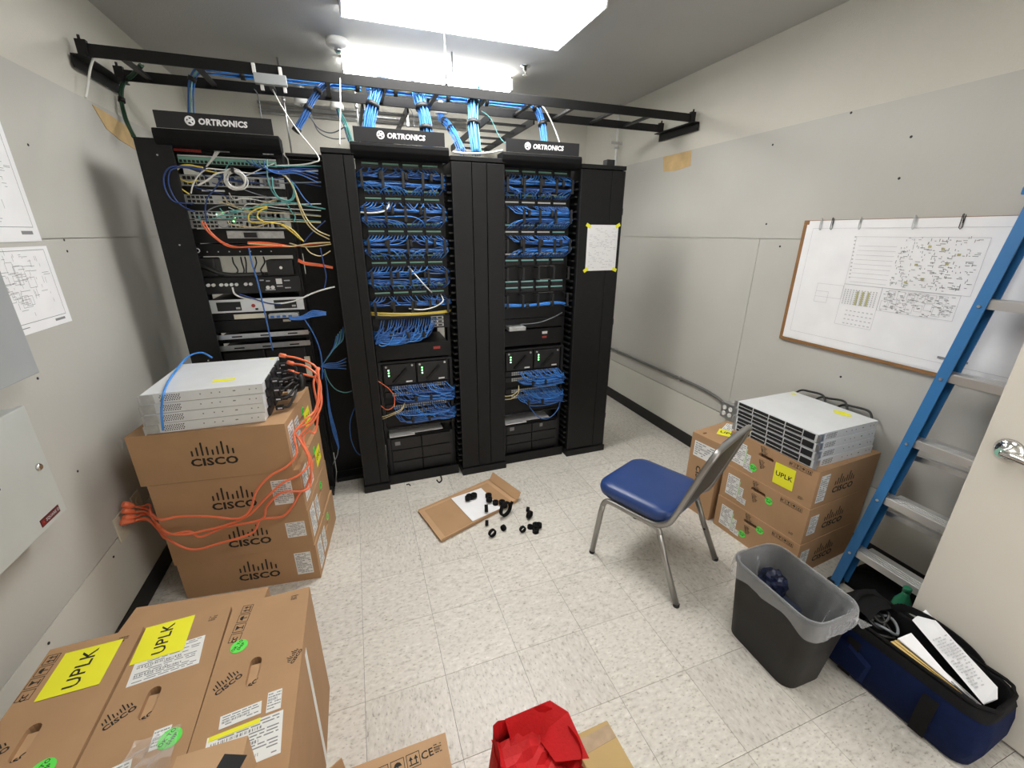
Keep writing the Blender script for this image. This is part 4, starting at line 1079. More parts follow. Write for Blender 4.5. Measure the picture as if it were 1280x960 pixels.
# right stack: three cartons against the wall
for i in range(3):
    z = .206*i; rz = R(5.0-.5*i)
    # near corner of the -x face sits at about (1.94, 1.12)
    nx, ny = 1.928+.003*i, 1.118+.004*i
    lenY, lenX = .485, .485
    v = Vector((-math.sin(rz), math.cos(rz))); u = Vector((math.cos(rz), math.sin(rz)))
    c = Vector((nx, ny))+v*lenY/2+u*lenX/2
    t = thing('carton', ('bottom', 'middle', 'top')[i]+' brown carton of the three under the switches with yellow sticker', 'carton', (c.x, c.y, z), rz)
    hh = .205
    put('carton_body', carton_body(lenX, lenY, hh, [('left', -.02, .045, .085, .022)]), t)
    f = face_of(lenX, lenY, hh, 'left')
    o = on_face('fold', MB().box(-.2, .2, -.001, .001, 0, .0003).mesh('fold', M_CARD2), t, *f, 0, -hh/2+.002)
    label(t, f, -.17, -.005, .075, .13, 50+i, rows=11); label(t, f, -.115, -.03, .03, .09, 60+i, rows=7)
    on_face('green_bar', slab(.006, .09, .0005, M_PALEGRN), t, *f, -.128, .0, .0012)
    label(t, f, -.09, -.06, .03, .035, 64+i, rows=4)
    sticker(t, f, (-.075, .045, -.055)[2-i] if i != 1 else .045, (-.045, .035, -.045)[2-i] if i != 1 else .03, .042)
    if i == 0: sticker(t, f, .035, .045, .042)
    icons(t, f, .155, .078, 0, .95)
    logo(t, f, -.035, .075 if i == 2 else .072, .05, R(-70)); logo(t, f, -.03, .0, .045, R(-70))
    if i == 2: uplk(t, f, .09, -.005, .105, .115, R(2))
    on_face('print_code', print_lines(.03, .022, 70+i, M_INK, 3), t, *f, .19, -.07, .0003)
    f = face_of(lenX, lenY, hh, 'front')
    label(t, f, -.185, 0, .065, .15 if i == 2 else .11, 80+i, rows=11); logo(t, f, -.02, .005, .15)
# upright carton behind the chair
t = thing('carton', 'upright brown carton standing between the chair back and the stacked cartons', 'carton', (2.02, 1.755, 0), R(9))
UW, UD, UH = .33, .20, .52
put('carton_body', carton_body(UW, UD, UH, [('top', -.12, .05, .035, .014)]), t)
f = face_of(UW, UD, UH, 'left')
label(t, f, .0, .165, .15, .10, 90, rows=6); logo(t, f, .02, -.02, .15, R(-84))
f = face_of(UW, UD, UH, 'top'); uplk(t, f, .0, -.03, .13, .09, R(-65)); label(t, f, .08, .03, .12, .06, 91, R(20), rows=5)

# three tall cartons in front, standing on end
TY0_, TY1_ = .70, 1.318
TH = .50
TX = [(-.500, -.271), (-.735, -.505), (-.965, -.740)]
TN = ('tall carton on end with two overlapping white labels and a green dot', 'tall carton on end with a yellow sheet over a white printed sheet', 'tall carton on end with a yellow sheet beside the grey cabinets')
for i, (xa, xb) in enumerate(TX):
    w = xb-xa; d = TY1_-TY0_
    hgt = TH-(.004 if i == 1 else 0)
    t = thing('carton', 'brown '+TN[i], 'carton', ((xa+xb)/2, (TY0_+TY1_)/2, 0), R((0, .6, .9)[i]))
    ho = [(-.007, .033), (-.013, .032), (-.022, .018)][i]
    put('carton_body', carton_body(w, d, hgt, [('top', ho[0], ho[1], .030, .09)]), t)
    f = face_of(w, d, hgt, 'top')
    on_face('inner_flap', slab(.029, .086, .004, M_CARD2), t, *f, ho[0], ho[1]-.012, -.016)
    logo(t, f, ho[0]-.065, ho[1]-.008, .062, R(36))
    on_face('logo_lettering', text_mesh('CISCO', .016, M_INK, .0005, 0, 1.2), t, *f, ho[0], ho[1]-.03, -.0105, R(36))
    on_face('print_code', print_lines(.028, .028, 100+i, M_INK, 3), t, *f, .073, .275, .0003)
    if i == 0:
        logo(t, f, .092, .046, .042, R(60)); icons(t, f, -.075, .222, R(84), 1.2)
        sticker(t, f, -.063, .1325, .045, R(60))
        label(t, f, .007, -.167, .165, .105, 110, R(4), rows=12); label(t, f, -.0145, -.0875, .092, .034, 111, R(6), rows=4, lift=.001); label(t, f, .06, -.0755, .034, .055, 112, R(3), rows=6)
        on_face('yellow_label', slab(.11, .012, .0005, M_YELLOW), t, *f, -.02, -.122, .0012, R(5))
        fr = face_of(w, d, hgt, 'right'); tape(t, fr, .07, -.02, .03, .46, R(-4), M_GLOSSW)
    if i == 1:
        label(t, f, -.012, .157, .165, .10, 113, R(5), rows=14); uplk(t, f, -.047, .241, .132, .128, R(92))
        sticker(t, f, .067, -.0875, .05, R(60)); label(t, f, .045, -.078, .036, .05, 114, R(4), rows=5); label(t, f, -.04, -.14, .09, .05, 115, R(10), rows=5)
    if i == 2:
        icons(t, f, -.0925, .215, R(88), 1.2)
        uplk(t, f, .006, .203, .146, .136, R(90)); sticker(t, f, .05, -.07, .05, R(60)); logo(t, f, -.095, .005, .05, R(36))
# low carton behind them
t = thing('carton', 'low brown carton lying behind the tall yellow-sheet cartons', 'carton', (-.662, 1.436, 0), R(-7))
put('carton_body', carton_body(.43, .145, .40), t)
# small carton on top of the tall ones
t = thing('carton', 'small brown carton with black tape resting on the tall cartons', 'carton', (-.411, .716, TH+.0005), R(-2))
put('carton_body', carton_body(.135, .15, .10, (), M_CARD2), t); tape(t, face_of(.135, .15, .10, 'top'), .03, -.02, .05, .13, R(-20), M_BTAPE)
# clear film scrap between
t = thing('film_scrap', 'crumpled clear plastic scrap on the tall cartons beside the small one', 'plastic', (-.575, .86, TH+.0005))
b = MB(); rd = random.Random(5); n = 7
V = [(-.05+.1*i/(n-1)+rd.uniform(-.004, .004), -.07+.14*j/(n-1)+rd.uniform(-.004, .004), .004+.022*rd.random()) for j in range(n) for i in range(n)]
b.add(V, [(j*n+i, j*n+i+1, (j+1)*n+i+1, (j+1)*n+i) for j in range(n-1) for i in range(n-1)]); b.build('film', M_FILM, t)
# carton at the bottom of the picture
t = thing('carton', 'light brown carton with printed marks beside the red bag', 'carton', (-.045, .66, 0), R(0))
BW, BD, BH = .30, .46, .20
put('carton_body', carton_body(BW, BD, BH, (), M_CARD2), t)
f = face_of(BW, BD, BH, 'top'); icons(t, f, -.02, .185, R(3), 1.5); on_face('ce_mark', text_mesh('CE', .03, M_INK, .0006), t, *f, .088, .19, .0004, R(5)); on_face('print_code', print_lines(.025, .035, 120, M_INK, 4), t, *f, .12, .195, .0003)
label(t, f, .07, .10, .12, .07, 121, R(4), rows=8); on_face('yellow_label', slab(.05, .04, .0006, M_YELLOW), t, *f, .045, .128, .0012, R(4))
o = MB().box(-.07, .0, -.01, -.005, 0, .06).build('flap', M_CARD2, t); o.location = (-.14, .235, .165); o.rotation_euler = (R(-25), 0, R(28))
# tan board at the bottom
t = thing('padded_mailer', 'tan cardboard mailer with crinkled tape lying beside the red bag', 'mailer', (.60, .60, 0), R(2))
MB().box(-.07, .075, -.25, .235, 0, .035).build('board', M_CARD3, t, .006); on_face('tape', slab(.14, .045, .001, M_TAPE), t, (0, 0, .035), (1, 0, 0), (0, 1, 0), .0, .195, .0002, R(3))

# ------------------------------------------------------------ red bag
t = thing('red_bag', 'red non-woven carrier bag standing open on the floor', 'bag', (.325, .69, 0))
rd = random.Random(4)
def bag_ring(z, sx, sy, n=40, amp=0, seed=0):
    out = []
    for i in range(n):
        a = 2*PI*i/n; c, s_ = math.cos(a), math.sin(a)
        q = (abs(c)**5+abs(s_)**5)**(-1/5)
        k = 1+amp*math.sin(3*a+seed)+amp*.6*math.sin(7*a+seed*2)
        out.append((sx*q*c*k, sy*q*s_*k, z+amp*.25*math.sin(5*a+seed)))
    return out
rings = [bag_ring(0, .12, .085)]+[bag_ring(.325*u_, .118+.010*math.sin(u_*5), .085+.012*u_, amp=.05*u_, seed=u_*2.1) for u_ in (.1, .25, .4, .55, .7, .85, .95, 1)]
b = MB(); b.loft(rings, smooth=False, cap0=True); b.loft([[(x*.985, y*.985, z+.0005) for x, y, z in r_] for r_ in rings][::-1], smooth=False); b.build('sack', M_RED, t)
fold = MB(); fold.add([(-.06, .095, .333), (.085, .098, .335), (.122, .05, .335), (.125, -.07, .325), (.05, -.02, .27), (.03, .06, .26), (-.05, .07, .27)], [(0, 1, 6), (1, 5, 6), (1, 2, 5), (2, 4, 5), (2, 3, 4)]); fold.build('folded_rim', M_RED, t)
b = MB(); rd = random.Random(21); n = 9
V = [(-.108+.216*i/(n-1), -.078+.156*j/(n-1), .235+.03*abs(j-4)/4+.022*rd.random()+(.03 if i in (0, n-1) else 0)) for j in range(n) for i in range(n)]
b.add(V, [(j*n+i, j*n+i+1, (j+1)*n+i+1, (j+1)*n+i) for j in range(n-1) for i in range(n-1)]); b.build('inner_fold', M_RED, t)

# ------------------------------------------------------------ switches
def switch(label, loc, rz, right=False, seed=0, group=None):
    """rack switch, ports toward -x in its own axes, .445 deep (x) by .445 wide (y)"""
    t = thing('network_switch', label, 'switch', loc, rz); h = .0435
    hx, hy = .21, .222
    MB().box(-hx, hx, -hy, hy, .0005, h-.0005).build('case', M_SILVER, t, .0012)
    p = MB().box(-hx-.012, -hx-.0003, -hy, hy, .001, h-.001).build('port_face', M_SILVER, t, .001)
    for i in range(4):
        y1 = hy-.012-i*.092
        g = MB().box(-hx-.0155, -hx-.0121, y1-.084, y1, .006, h-.005).build('port_group', M_BLACK2, p)
        b = MB()
        for j in range(6):
            for q in range(2): b.box(-hx-.0159, -hx-.0156, y1-.080+j*.0135, y1-.070+j*.0135, .009+q*.016, .018+q*.016)
        b.build('ports', M_RUBBER, g)['kind'] = 'stuff'
        MB().box(-hx-.0164, -hx-.0156, y1-.084, y1, .0205, .0225).build('divider', M_GLOSSW, g)
    MB().box(-hx-.0155, -hx-.0121, -hy+.012, -hy+.065, .008, h-.006).build('uplink_module', M_BLACK2, p)
    for s_ in (-1, 1):
        e = MB().box(-hx-.014, -hx+.03, s_*(hy+.0015)-.0013, s_*(hy+.0015)+.0013, .003, h-.003).box(-hx-.016, -hx-.013, min(s_*(hy+.001), s_*(hy+.018)), max(s_*(hy+.001), s_*(hy+.018)), .003, h-.003).build('rack_ear', M_STEEL, t)
    for s_ in (-1, 1):   # vents near the ports and screws along the sides
        b = MB()
        for i in range(9):
            for j in range(4): x = -hx+.05+i*.008+(j % 2)*.004; b.cyl((x, s_*(hy+.0001), .011+j*.007), (x, s_*(hy+.0004), .011+j*.007), .0026, 6)
        b.build('vent_holes', M_RUBBER, t)
        b = MB()
        for x in (-.02, .02, .05, .10, .105, .16, .185): b.cyl((x, s_*(hy+.0001), .024), (x, s_*(hy+.0006), .024), .003, 6)
        b.build('side_screws', M_GREYINK, t)
    for y in (-.12, .0, .12):
        MB().box(hx+.0003, hx+.012, y-.045, y+.045, .004, h-.004).build('rear_module', M_DKGREY, t, .002)
    return t
zt = .8715
LN = ('bottom', 'third from top', 'second from top', 'topmost')
for i in range(4):
    sw = switch(f'{LN[i]} silver switch of the pile on the cartons by the orange cords', (-.645+.004*(i-1.5), 2.205-.002*i, zt+.0445*i), R(-1.5+.8*(i % 2)), seed=i)
    if i == 3:
        on_face('yellow_sticker', slab(.085, .032, .0005, M_YELLOW, 0), sw, (0, 0, .0435), (1, 0, 0), (0, 1, 0), .045, -.12, .0002, R(3)); on_face('corner_sticker', slab(.02, .014, .0005, M_YELLOW), sw, (0, 0, .0435), (1, 0, 0), (0, 1, 0), .185, .19, .0002)
zr = .6175
for i in range(4):
    sw = switch(f'{LN[i]} silver switch of the pile against the wall under the framed plan', (2.145-.002*i, 1.39+.003*i, zr+.0445*i), R(1.5), True, seed=i)
    if i == 3:
        on_face('yellow_sticker', slab(.055, .085, .0005, M_YELLOW, 1), sw, (0, 0, .0435), (1, 0, 0), (0, 1, 0), .135, -.10, .0002, R(3)); on_face('corner_sticker', slab(.03, .02, .0005, M_YELLOW), sw, (0, 0, .0435), (1, 0, 0), (0, 1, 0), .17, .19, .0002)
# black leads behind the right pile
for i in range(3):
    y = 1.22+.12*i
    cable('black power lead looping behind the switches under the framed plan', [(2.385, y, .75), (2.40, y+.02, .79), (2.41, y+.05, .806+.006*(i == 1)), (2.412, y+.12, .800), (2.41, y+.17, .79), (2.39, y+.2, .75)], .006, M_BLKC, group='black leads behind the right switch pile')
# black power leads with plugs on the left pile
rd = random.Random(12)
for i in range(4):
    for j in range(3):
        z = zt+.0445*i+.022; y = 2.205+(-.13, 0.0, .13)[j]; x = -.645+.228
        t = thing('power_lead', f'black power lead plugged in the {LN[i]} switch by the orange cords', 'cable', (x, y, z), 0, f'black power leads of the {LN[i]} switch')
        MB().box(0, .035, -.012, .012, -.009, .009).build('plug', M_BLACK2, t, .003)
        MB().box(.010, .028, -.0125, .0125, -.003, .003).build('plug_mark', M_PURPLE, t)
        zz = rd.uniform(-.01, .02); e = Vector((-.315, 2.17, 1.0))-Vector((x, y, z))
        MB().tube(cat_rom([(.035, 0, 0), (.055, rd.uniform(-.01, .01), zz*.5), (.085, e.y*.4, e.z*.4+zz), (e.x-.01, e.y*.8+rd.uniform(-.02, .02), e.z*.8+rd.uniform(-.02, .02)), (e.x+rd.uniform(-.005, .02), e.y+rd.uniform(-.02, .02), e.z+rd.uniform(-.03, .02))], 5), .0058, 6).build('lead', M_BLKC, t)
t = thing('cable_tie_knot', 'gathered knot of black power leads hanging beside the left switches', 'cable', (-.31, 2.17, .99))
MB().tube(cat_rom([(0, 0, .02), (.01, -.01, 0), (.005, -.015, -.03), (-.01, 0, -.045), (-.035, .01, -.05), (-.05, 0, -.06)], 6), .016, 8).build('knot', M_BLKC, t)
MB().box(-.06, -.025, -.012, .006, -.075, -.045).build('white_tag', M_WHITE, t)
# blue cord over the left pile
cable('bright blue cord arching over the left switch pile', [at(265, 447, 'z', 1.052), at(252, 441, 'z', 1.075), at(235, 446, 'z', 1.085), at(215, 470, 'z', 1.065), at(205, 490, 'y', 1.968), at(202, 515, 'y', 1.962), at(204, 538, 'y', 1.960)], .0045, M_BLUEL)

# ------------------------------------------------------------ orange power cords
def oc(label, px):
    """px: (x, y, plane axis, value)"""
    P = [at(x, y, a, v) for x, y, a, v in px]
    t = thing('extension_cord', label, 'power cord', P[0])
    MB().tube([p-P[0] for p in cat_rom(P, 7)], .0052, 7).build('cord', M_ORANGE, t)
    d = (P[0]-P[1]).normalized()
    MB().tube([Vector((0, 0, 0)), d*.012, d*.035, d*.05], [.006, .011, .014, .012], 8).build('wall_plug', M_ORANGE, t)
    e = (P[-1]-P[-2]).normalized(); q = P[-1]-P[0]
    MB().tube([q, q+e*.01, q+e*.035], [.006, .011, .011], 8).build('connector', M_ORANGE, t)
    return t
yf = 1.905
def c8(L, extra=None): return [(150+x*.375, 400+y*.375) for x, y in L]
A1 = c8([(130, 665), (200, 655), (300, 655), (395, 662), (435, 630), (455, 570), (500, 520), (560, 485)])
A2 = c8([(150, 705), (215, 715), (290, 700), (365, 680), (430, 650), (480, 600), (540, 545), (600, 515)])
A3 = c8([(150, 712), (230, 705), (270, 722), (350, 690), (470, 665), (490, 620), (540, 575), (610, 570)])
A4 = c8([(160, 730), (240, 765), (330, 745), (440, 710), (470, 665), (540, 655), (575, 620), (600, 575)])
ends = [c8([(590, 440), (580, 380), (620, 330), (650, 300), (662, 230), (655, 160), (600, 130), (555, 121)]),
        c8([(630, 470), (600, 400), (585, 370), (640, 330), (668, 250), (660, 190), (620, 155), (580, 146)]),
        c8([(637, 540), (630, 450), (600, 390), (650, 330), (672, 270), (655, 200), (625, 185), (582, 175)]),
        c8([(620, 560), (640, 480), (610, 400), (630, 370), (650, 375), (660, 300), (645, 215), (655, 180)])]
starts = [c8([(50, 622), (95, 632)]), c8([(52, 640), (95, 645)]), c8([(55, 655), (100, 650)]), c8([(50, 668), (90, 662), (120, 690)])]
OL = ('uppermost', 'second', 'third', 'lowest')
for i, (S_, Mi, E_) in enumerate(zip(starts, (A1, A2, A3, A4), ends)):
    px = [(x, y, 'x', XL+.06+.03*q) for q, (x, y) in enumerate(S_)]
    px += [(x, y, 'y', yf+.006*i+(.03 if x < 230 else 0)) for x, y in Mi[:-1]]
    px += [(Mi[-1][0], Mi[-1][1], 'y', 1.915)]
    for q, (x, y) in enumerate(E_): px.append((x, y, 'y', 1.94+.04*q))
    oc(f'orange power cord, {OL[i]} where they cross the front of the carton stack', px)
for i in range(2):
    P = [at(x, y, 'x', XL+v) for x, y, v in (((163, 632, .05), (175, 634, .06), (187, 631, .1), (190, 645, .13), (205, 668, .14), (213, 670, .15)) if i == 0 else ((168, 652, .05), (185, 650, .07), (198, 662, .1), (205, 672, .14), (212, 674, .15)))]
    cable('orange cord bunched at the wall outlet', P, .0052, M_ORANGE, cat='power cord', name='extension_cord', group='orange cords bunched at the outlet')

# ------------------------------------------------------------ left wall things
def outlet(label, side, y, z, kind, face):
    x = XL if side == 'L' else XR; s_ = 1 if side == 'L' else -1
    t = thing('wall_outlet', label, 'outlet', (x, y, z), 0 if side == 'L' else PI)
    MB().box(0.0005, .007, -.038, .038, -.06, .06).build('cover_plate', face, t, .002)
    for q in (-.021, .021): MB().lathe([(.016, .0072), (.016, .0095), (.014, .0102)], 16, (0, 0, q), 'x').build('receptacle', face, t)
    MB().cyl((.0072, 0, 0), (.009, 0, 0), .0035, 8).build('screw', M_STEEL, t)
    return t
outlet('cream wall outlet cover below the grey cabinet, nothing plugged in', 'L', 2.035, .435, 0, M_CREAM)
outlet('cream wall outlet that the orange plugs go into', 'L', 2.20, .44, 0, M_CREAM)
t = thing('electrical_cabinet', 'mid grey steel electrical cabinet mounted above the lighter grey one', 'cabinet', (XL, 0, 0))
y1 = 1.745
MB().box(.001, .085, .95, y1, 1.235, 2.05).build('box', M_GREYCAB, t, .003); MB().box(.0855, .1, .945, y1+.002, 1.23, 2.055).build('door', M_GREYCAB, t, .003)
t = thing('electrical_cabinet', 'light grey steel electrical cabinet with round lock and red maker tag', 'cabinet', (XL, 0, 0))
MB().box(.001, .085, .95, 1.63, .785, 1.155).build('box', M_LTCAB, t, .003); dr = MB().box(.0855, .1, .945, 1.632, .78, 1.16).build('door', M_LTCAB, t, .003)
MB().lathe([(.012, .1002), (.012, .104), (.008, .108)], 18, (0, 1.588, .968), 'x').build('lock', M_CHROME, dr)
tg = MB().box(.1002, .102, 1.51, 1.60, .797, .822).build('maker_tag', M_TAG, dr, .001)
f = ((.1022, 1.555, .8095), (0, 1, 0), (0, 0, 1)); on_face('tag_lettering', text_mesh('SQUARE D', .013, M_LTINK, .0003), tg, *f, .010, 0, .0002)
b = MB()
for (a0, a1, b0, b1) in ((-.007, .007, .0058, .007), (-.007, .007, -.007, -.0058), (-.007, -.0058, -.0058, .0058), (.0058, .007, -.0058, .0058), (-.003, .003, -.003, .003)): b.box(a0, a1, b0, b1, 0, .0003)
on_face('tag_mark', b.mesh('mark', M_REDP), tg, *f, -.034, 0, .0002)
MB().lathe([(.004, .1002), (.004, .102)], 8, (0, 1.43, .985), 'x').build('door_screw', M_DKGREY, dr)
MB().box(.001, .09, 1.2, 1.5, .0, .30).build('conduit_gutter', M_LTCAB, t)  # lower gutter, mostly hidden by cartons


def plan_print(w, h, seed, dense=1.0, M=M_GREYINK, border=True):
    rd = random.Random(seed); b = MB()
    def q(x0, x1, y0, y1): b.add([(x0, y0, .0009), (x1, y0, .0009), (x1, y1, .0009), (x0, y1, .0009)], [(0, 1, 2, 3)])
    def rect(x0, x1, y0, y1, t_=.0012): q(x0, x1, y0, y0+t_); q(x0, x1, y1-t_, y1); q(x0, x0+t_, y0, y1); q(x1-t_, x1, y0, y1)
    if border: rect(-w*.46, w*.46, -h*.38, h*.46, .0018)
    return b, q, rect, rd
# two plans taped on the left wall
for i, (z0, ylo, yhi, hgt, lab) in enumerate(((1.627, 1.58, 2.180, .40, 'white floor plan sheet on the wall, upper one with a long right hand notes'), (1.322, 1.59, 2.194, .288, 'white floor plan sheet on the wall, half hidden by the grey cabinet'))):
    lab = ('upper white floor plan sheet taped above the other one', 'lower white floor plan sheet partly behind the grey cabinet')[i]
    t = thing('floor_plan_sheet', lab, 'paper', (XL+.002, (ylo+yhi)/2, z0+hgt/2))
    w = yhi-ylo
    f = ((0, 0, 0), (0, 1, 0), (0, 0, 1))
    sh = on_face('sheet', slab(w, hgt, .0006, M_WHITE), t, *f)
    b, q, rect, rd = plan_print(w, hgt, 5+i)
    for _ in range(120):
        x = rd.gauss(.06, .10); y = rd.gauss(.02, .08)*hgt/.3
        if abs(x) > w*.44 or y > hgt*.42 or y < -hgt*.35: continue
        if rd.random() < .5: q(x, x+rd.uniform(.008, .05), y, y+.0014)
        else: q(x, x+.0014, y, y+rd.uniform(.006, .03))
    for _ in range(14):
        x = rd.uniform(-.05, .14); y = rd.uniform(-.2, .25)*hgt
        rect(x, x+rd.uniform(.02, .05), y, y+rd.uniform(.015, .04))
    for z_ in range(12): q(-w*.3, -w*.3+.09, hgt*.4-.02*z_, hgt*.4-.02*z_+.002)
    q(w*.34, w*.44, -hgt*.44, -hgt*.41); q(-w*.1, w*.1, -hgt*.43, -hgt*.42)
    on_face('printed_plan', b.mesh('plan', M_GREYINK, fixn=False), t, *f)

# ------------------------------------------------------------ right wall things
# conduit and quad outlet box
t = thing('surface_conduit', 'grey surface conduit running along the wall to the quad outlet box', 'conduit', (XR-.014, 2.10, .53))
MB().tube(cat_rom([(0, .065, -.045), (0, .12, -.02), (0, .3, .003), (0, .6, .004), (0, 1.2, .0), (0, 2.4, .0)], 5), .011, 8).build('pipe', M_DUCT, t)
for y in (.55, 1.5): MB().box(-.004, .0135, y-.012, y+.012, -.018, .020).build('strap', M_STEEL, t)
t = thing('quad_outlet', 'steel quad outlet box with four white sockets at the conduit end', 'outlet', (XR, 2.095, .465))
MB().box(-.045, -.0005, -.05, .058, -.055, .055).build('box', M_STEEL, t, .004)
pl = MB().box(-.049, -.0455, -.052, .060, -.057, .057).build('cover_plate', M_STEEL, t, .001)
for y in (-.022, .030):
    for z in (-.022, .022): MB().lathe([(.0165, -.0492), (.0165, -.052), (.014, -.053)], 16, (0, y, z), 'x').build('receptacle', M_GLOSSW, pl)
# framed plan
BY0, BY1, BZ0, BZ1 = .74, 1.852, 1.055, 1.735
t = thing('plan_board', 'large cork board in an oak frame with a building plan clipped on it', 'board', (XR, (BY0+BY1)/2, (BZ0+BZ1)/2))
w, h = BY1-BY0, BZ1-BZ0
f = ((0, 0, 0), (0, -1, 0), (0, 0, 1))
MB().box(-.012, -.0005, -w/2+.02, w/2-.02, -h/2+.02, h/2-.02).build('backing', M_WOOD, t)
for nm, bx in (('frame_rail', (-w/2, w/2, h/2-.022, h/2)), ('frame_rail', (-w/2, w/2, -h/2, -h/2+.024)), ('frame_stile', (-w/2, -w/2+.022, -h/2+.0245, h/2-.0225)), ('frame_stile', (w/2-.022, w/2, -h/2+.0245, h/2-.0225))):
    MB().box(-.02, -.0006, bx[0], bx[1], bx[2], bx[3]).build(nm, M_OAK, t, .002)
for z in (.05, -.06): pass
t = thing('building_plan', 'big white building plan sheet with green shading clipped to the oak framed board', 'paper', (XR-.022, (BY0+BY1)/2-.01, (BZ0+BZ1)/2+.012))
pw, ph = w-.05, h-.03
f = ((0, 0, 0), (0, -1, 0), (0, 0, 1))
nx_, nz_ = 12, 6; V = []
for j in range(nz_+1):
    for i in range(nx_+1):
        x = -pw/2+pw*i/nx_; y = -ph/2+ph*j/nz_
        V.append((x, y, .001+.0025*math.sin(i*1.3+j*.7)*(1 if 0 < j else .5)+.0025))
b = MB(); n = nx_+1; b.add(V, [(j*n+i, j*n+i+1, (j+1)*n+i+1, (j+1)*n+i) for j in range(nz_) for i in range(nx_)], True)
o = on_face('sheet', b.mesh('sheet', M_WHITE), t, *f)
b2 = MB().box(-pw/2-.012, pw/2-.1, -ph/2-.008, ph/2-.02, 0, .0006); on_face('under_sheet', b2.mesh('sheet', M_WHITE), t, *f, 0, 0, -.0008)
def inkm(fn, M, nm, zl=.007):
    b = MB(); rd = random.Random(9)
    def q(x0, x1, y0, y1): b.add([(x0, y0, zl), (x1, y0, zl), (x1, y1, zl), (x0, y1, zl)], [(0, 1, 2, 3)])
    def rect(x0, x1, y0, y1, t_=.0013): q(x0, x1, y0, y0+t_); q(x0, x1, y1-t_, y1); q(x0, x0+t_, y0, y1); q(x1-t_, x1, y0, y1)
    fn(q, rect, rd); on_face(nm, b.mesh('ink', M, fixn=False), t, *f)['kind'] = 'stuff'
def ink1(q, rect, rd):
    rect(-pw*.47, pw*.47, -ph*.44, ph*.44)
    for i in range(9): q(-.24, -.07, .20-.022*i, .2014-.022*i)            # racks of the hall
    rect(-.26, .25, .01, .245); rect(-.26, -.08, -.20, .01); rect(-.40, -.26, -.07, .0); rect(-.40, -.33, -.10, -.04); rect(-.08, .22, -.10, .01)
    for i in range(12):
        for j in range(8): q(-.25+.0135*i, -.244+.0135*i, -.09+.010*j, -.0875+.010*j+.003)
    for i in range(7):
        for j in range(4): q(-.22+.02*i, -.21+.02*i, -.19+.022*j, -.186+.022*j)
    for i in range(8): rect(-.07+.035*i, -.04+.035*i, -.09+.01*(i % 3), -.05+.012*(i % 2))
    for i in range(6): rect(-.05+.04*i, -.02+.04*i, -.035, .0)
    for i in range(12): q(-.27+.002*i, -.262+.002*i, .24-.018*i, .246-.018*i)
def ink2(q, rect, rd):
    for _ in range(260):
        x = rd.uniform(-.06, .23); y = rd.uniform(.02, .24)
        if rd.random() < .5: q(x, x+rd.uniform(.004, .02), y, y+.002)
        else: q(x, x+.002, y, y+rd.uniform(.004, .012))
    for _ in range(150):
        x = rd.uniform(-.07, .20); y = rd.uniform(-.1, 0); q(x, x+rd.uniform(.004, .015), y, y+.002)
    q(pw*.2, pw*.3, -ph*.41, -ph*.395)
def ink3(q, rect, rd):
    for x, y in ((.02, .12), (.13, .13), (.06, .06), (.0, .04), (.05, .20), (.1, .19), (.16, .17)): q(x, x+.012, y, y+.010)
    for i in range(3): q(-.19+.026*i, -.18+.026*i, -.09, -.02)
inkm(ink1, M_LTINK, 'plan_lines'); inkm(ink2, M_GREYINK, 'plan_symbols'); inkm(ink3, M_OLIVEINK, 'plan_shading')
for i, x in enumerate((-.46, -.40, -.26, -.03, .14)):
    c = thing('paper_clip', 'wire paper clip on the top edge of the building plan', 'clip', (XR-.030, (BY0+BY1)/2-.01-x, (BZ0+BZ1)/2+.012+ph/2-.02), 0, 'paper clips on the building plan')
    MB().tube([(0, -.005, .03), (0, -.005, -.022), (0, 0, -.027), (0, .005, -.022), (0, .005, .03), (0, .002, .034), (0, -.003, -.005)], .0016, 5).build('wire', M_DKGREY if i in (1, 4) else M_STEEL, c)
o = MB().box(XR-.006, XR-.001, .55, .735, 1.07, 1.50).build('hanging_sheets', M_WHITE); tag(o, 'grey printed sheets hanging beside the oak framed board behind the ladder', 'paper')
put('print', print_lines(.17, .4, 77, M_LTINK, 30, False), o, (XR-.006, .64, 1.285), (PI/2, 0, -PI/2))

# ------------------------------------------------------------ step ladder
def LP(z, off=0): # point on the front rail line: x by height
    return 2.085+.138*z+off
t = thing('step_ladder', 'blue fibreglass step ladder with aluminium treads leaning folded on the wall', 'ladder', (2.1, .76, 0))
o0 = Vector((2.1, .76, 0)); ztop = 1.80
def HW(z): return .272-.053*z
for s_ in (1, -1):
    def rp(z, off): return Vector((LP(z, off), .76+s_*HW(z), z))-o0
    b = MB(); b.bar(rp(.02, .030), rp(ztop, .030), .005, .070, (1, 0, 0)) # web
    for off in (-.006, .062):
        q = Vector((0, -s_*.020, 0)); b.bar(rp(.02, off)+q, rp(ztop, off)+q, .040, .006, (1, 0, 0))
    b.build('front_rail', M_LADBLUE, t)
    MB().box(LP(.0)-.012-2.1, LP(.0)+.07-2.1, s_*HW(0)-.024, s_*HW(0)+.012, 0, .03).build('rubber_foot', M_RUBBER, t, .004)
    b = MB(); b.bar(rp(.04, .085), rp(1.2, .080), .022, .022, (1, 0, 0)); b.build('rear_rail', M_LADBLUE, t)
    for z in (.21, .51, .80, 1.10, 1.40): MB().cyl(rp(z, .0)+Vector((-.014, -s_*.02, 0)), rp(z, .0)+Vector((-.009, -s_*.02, 0)), .006, 8).build('rivet', M_STEEL, t)
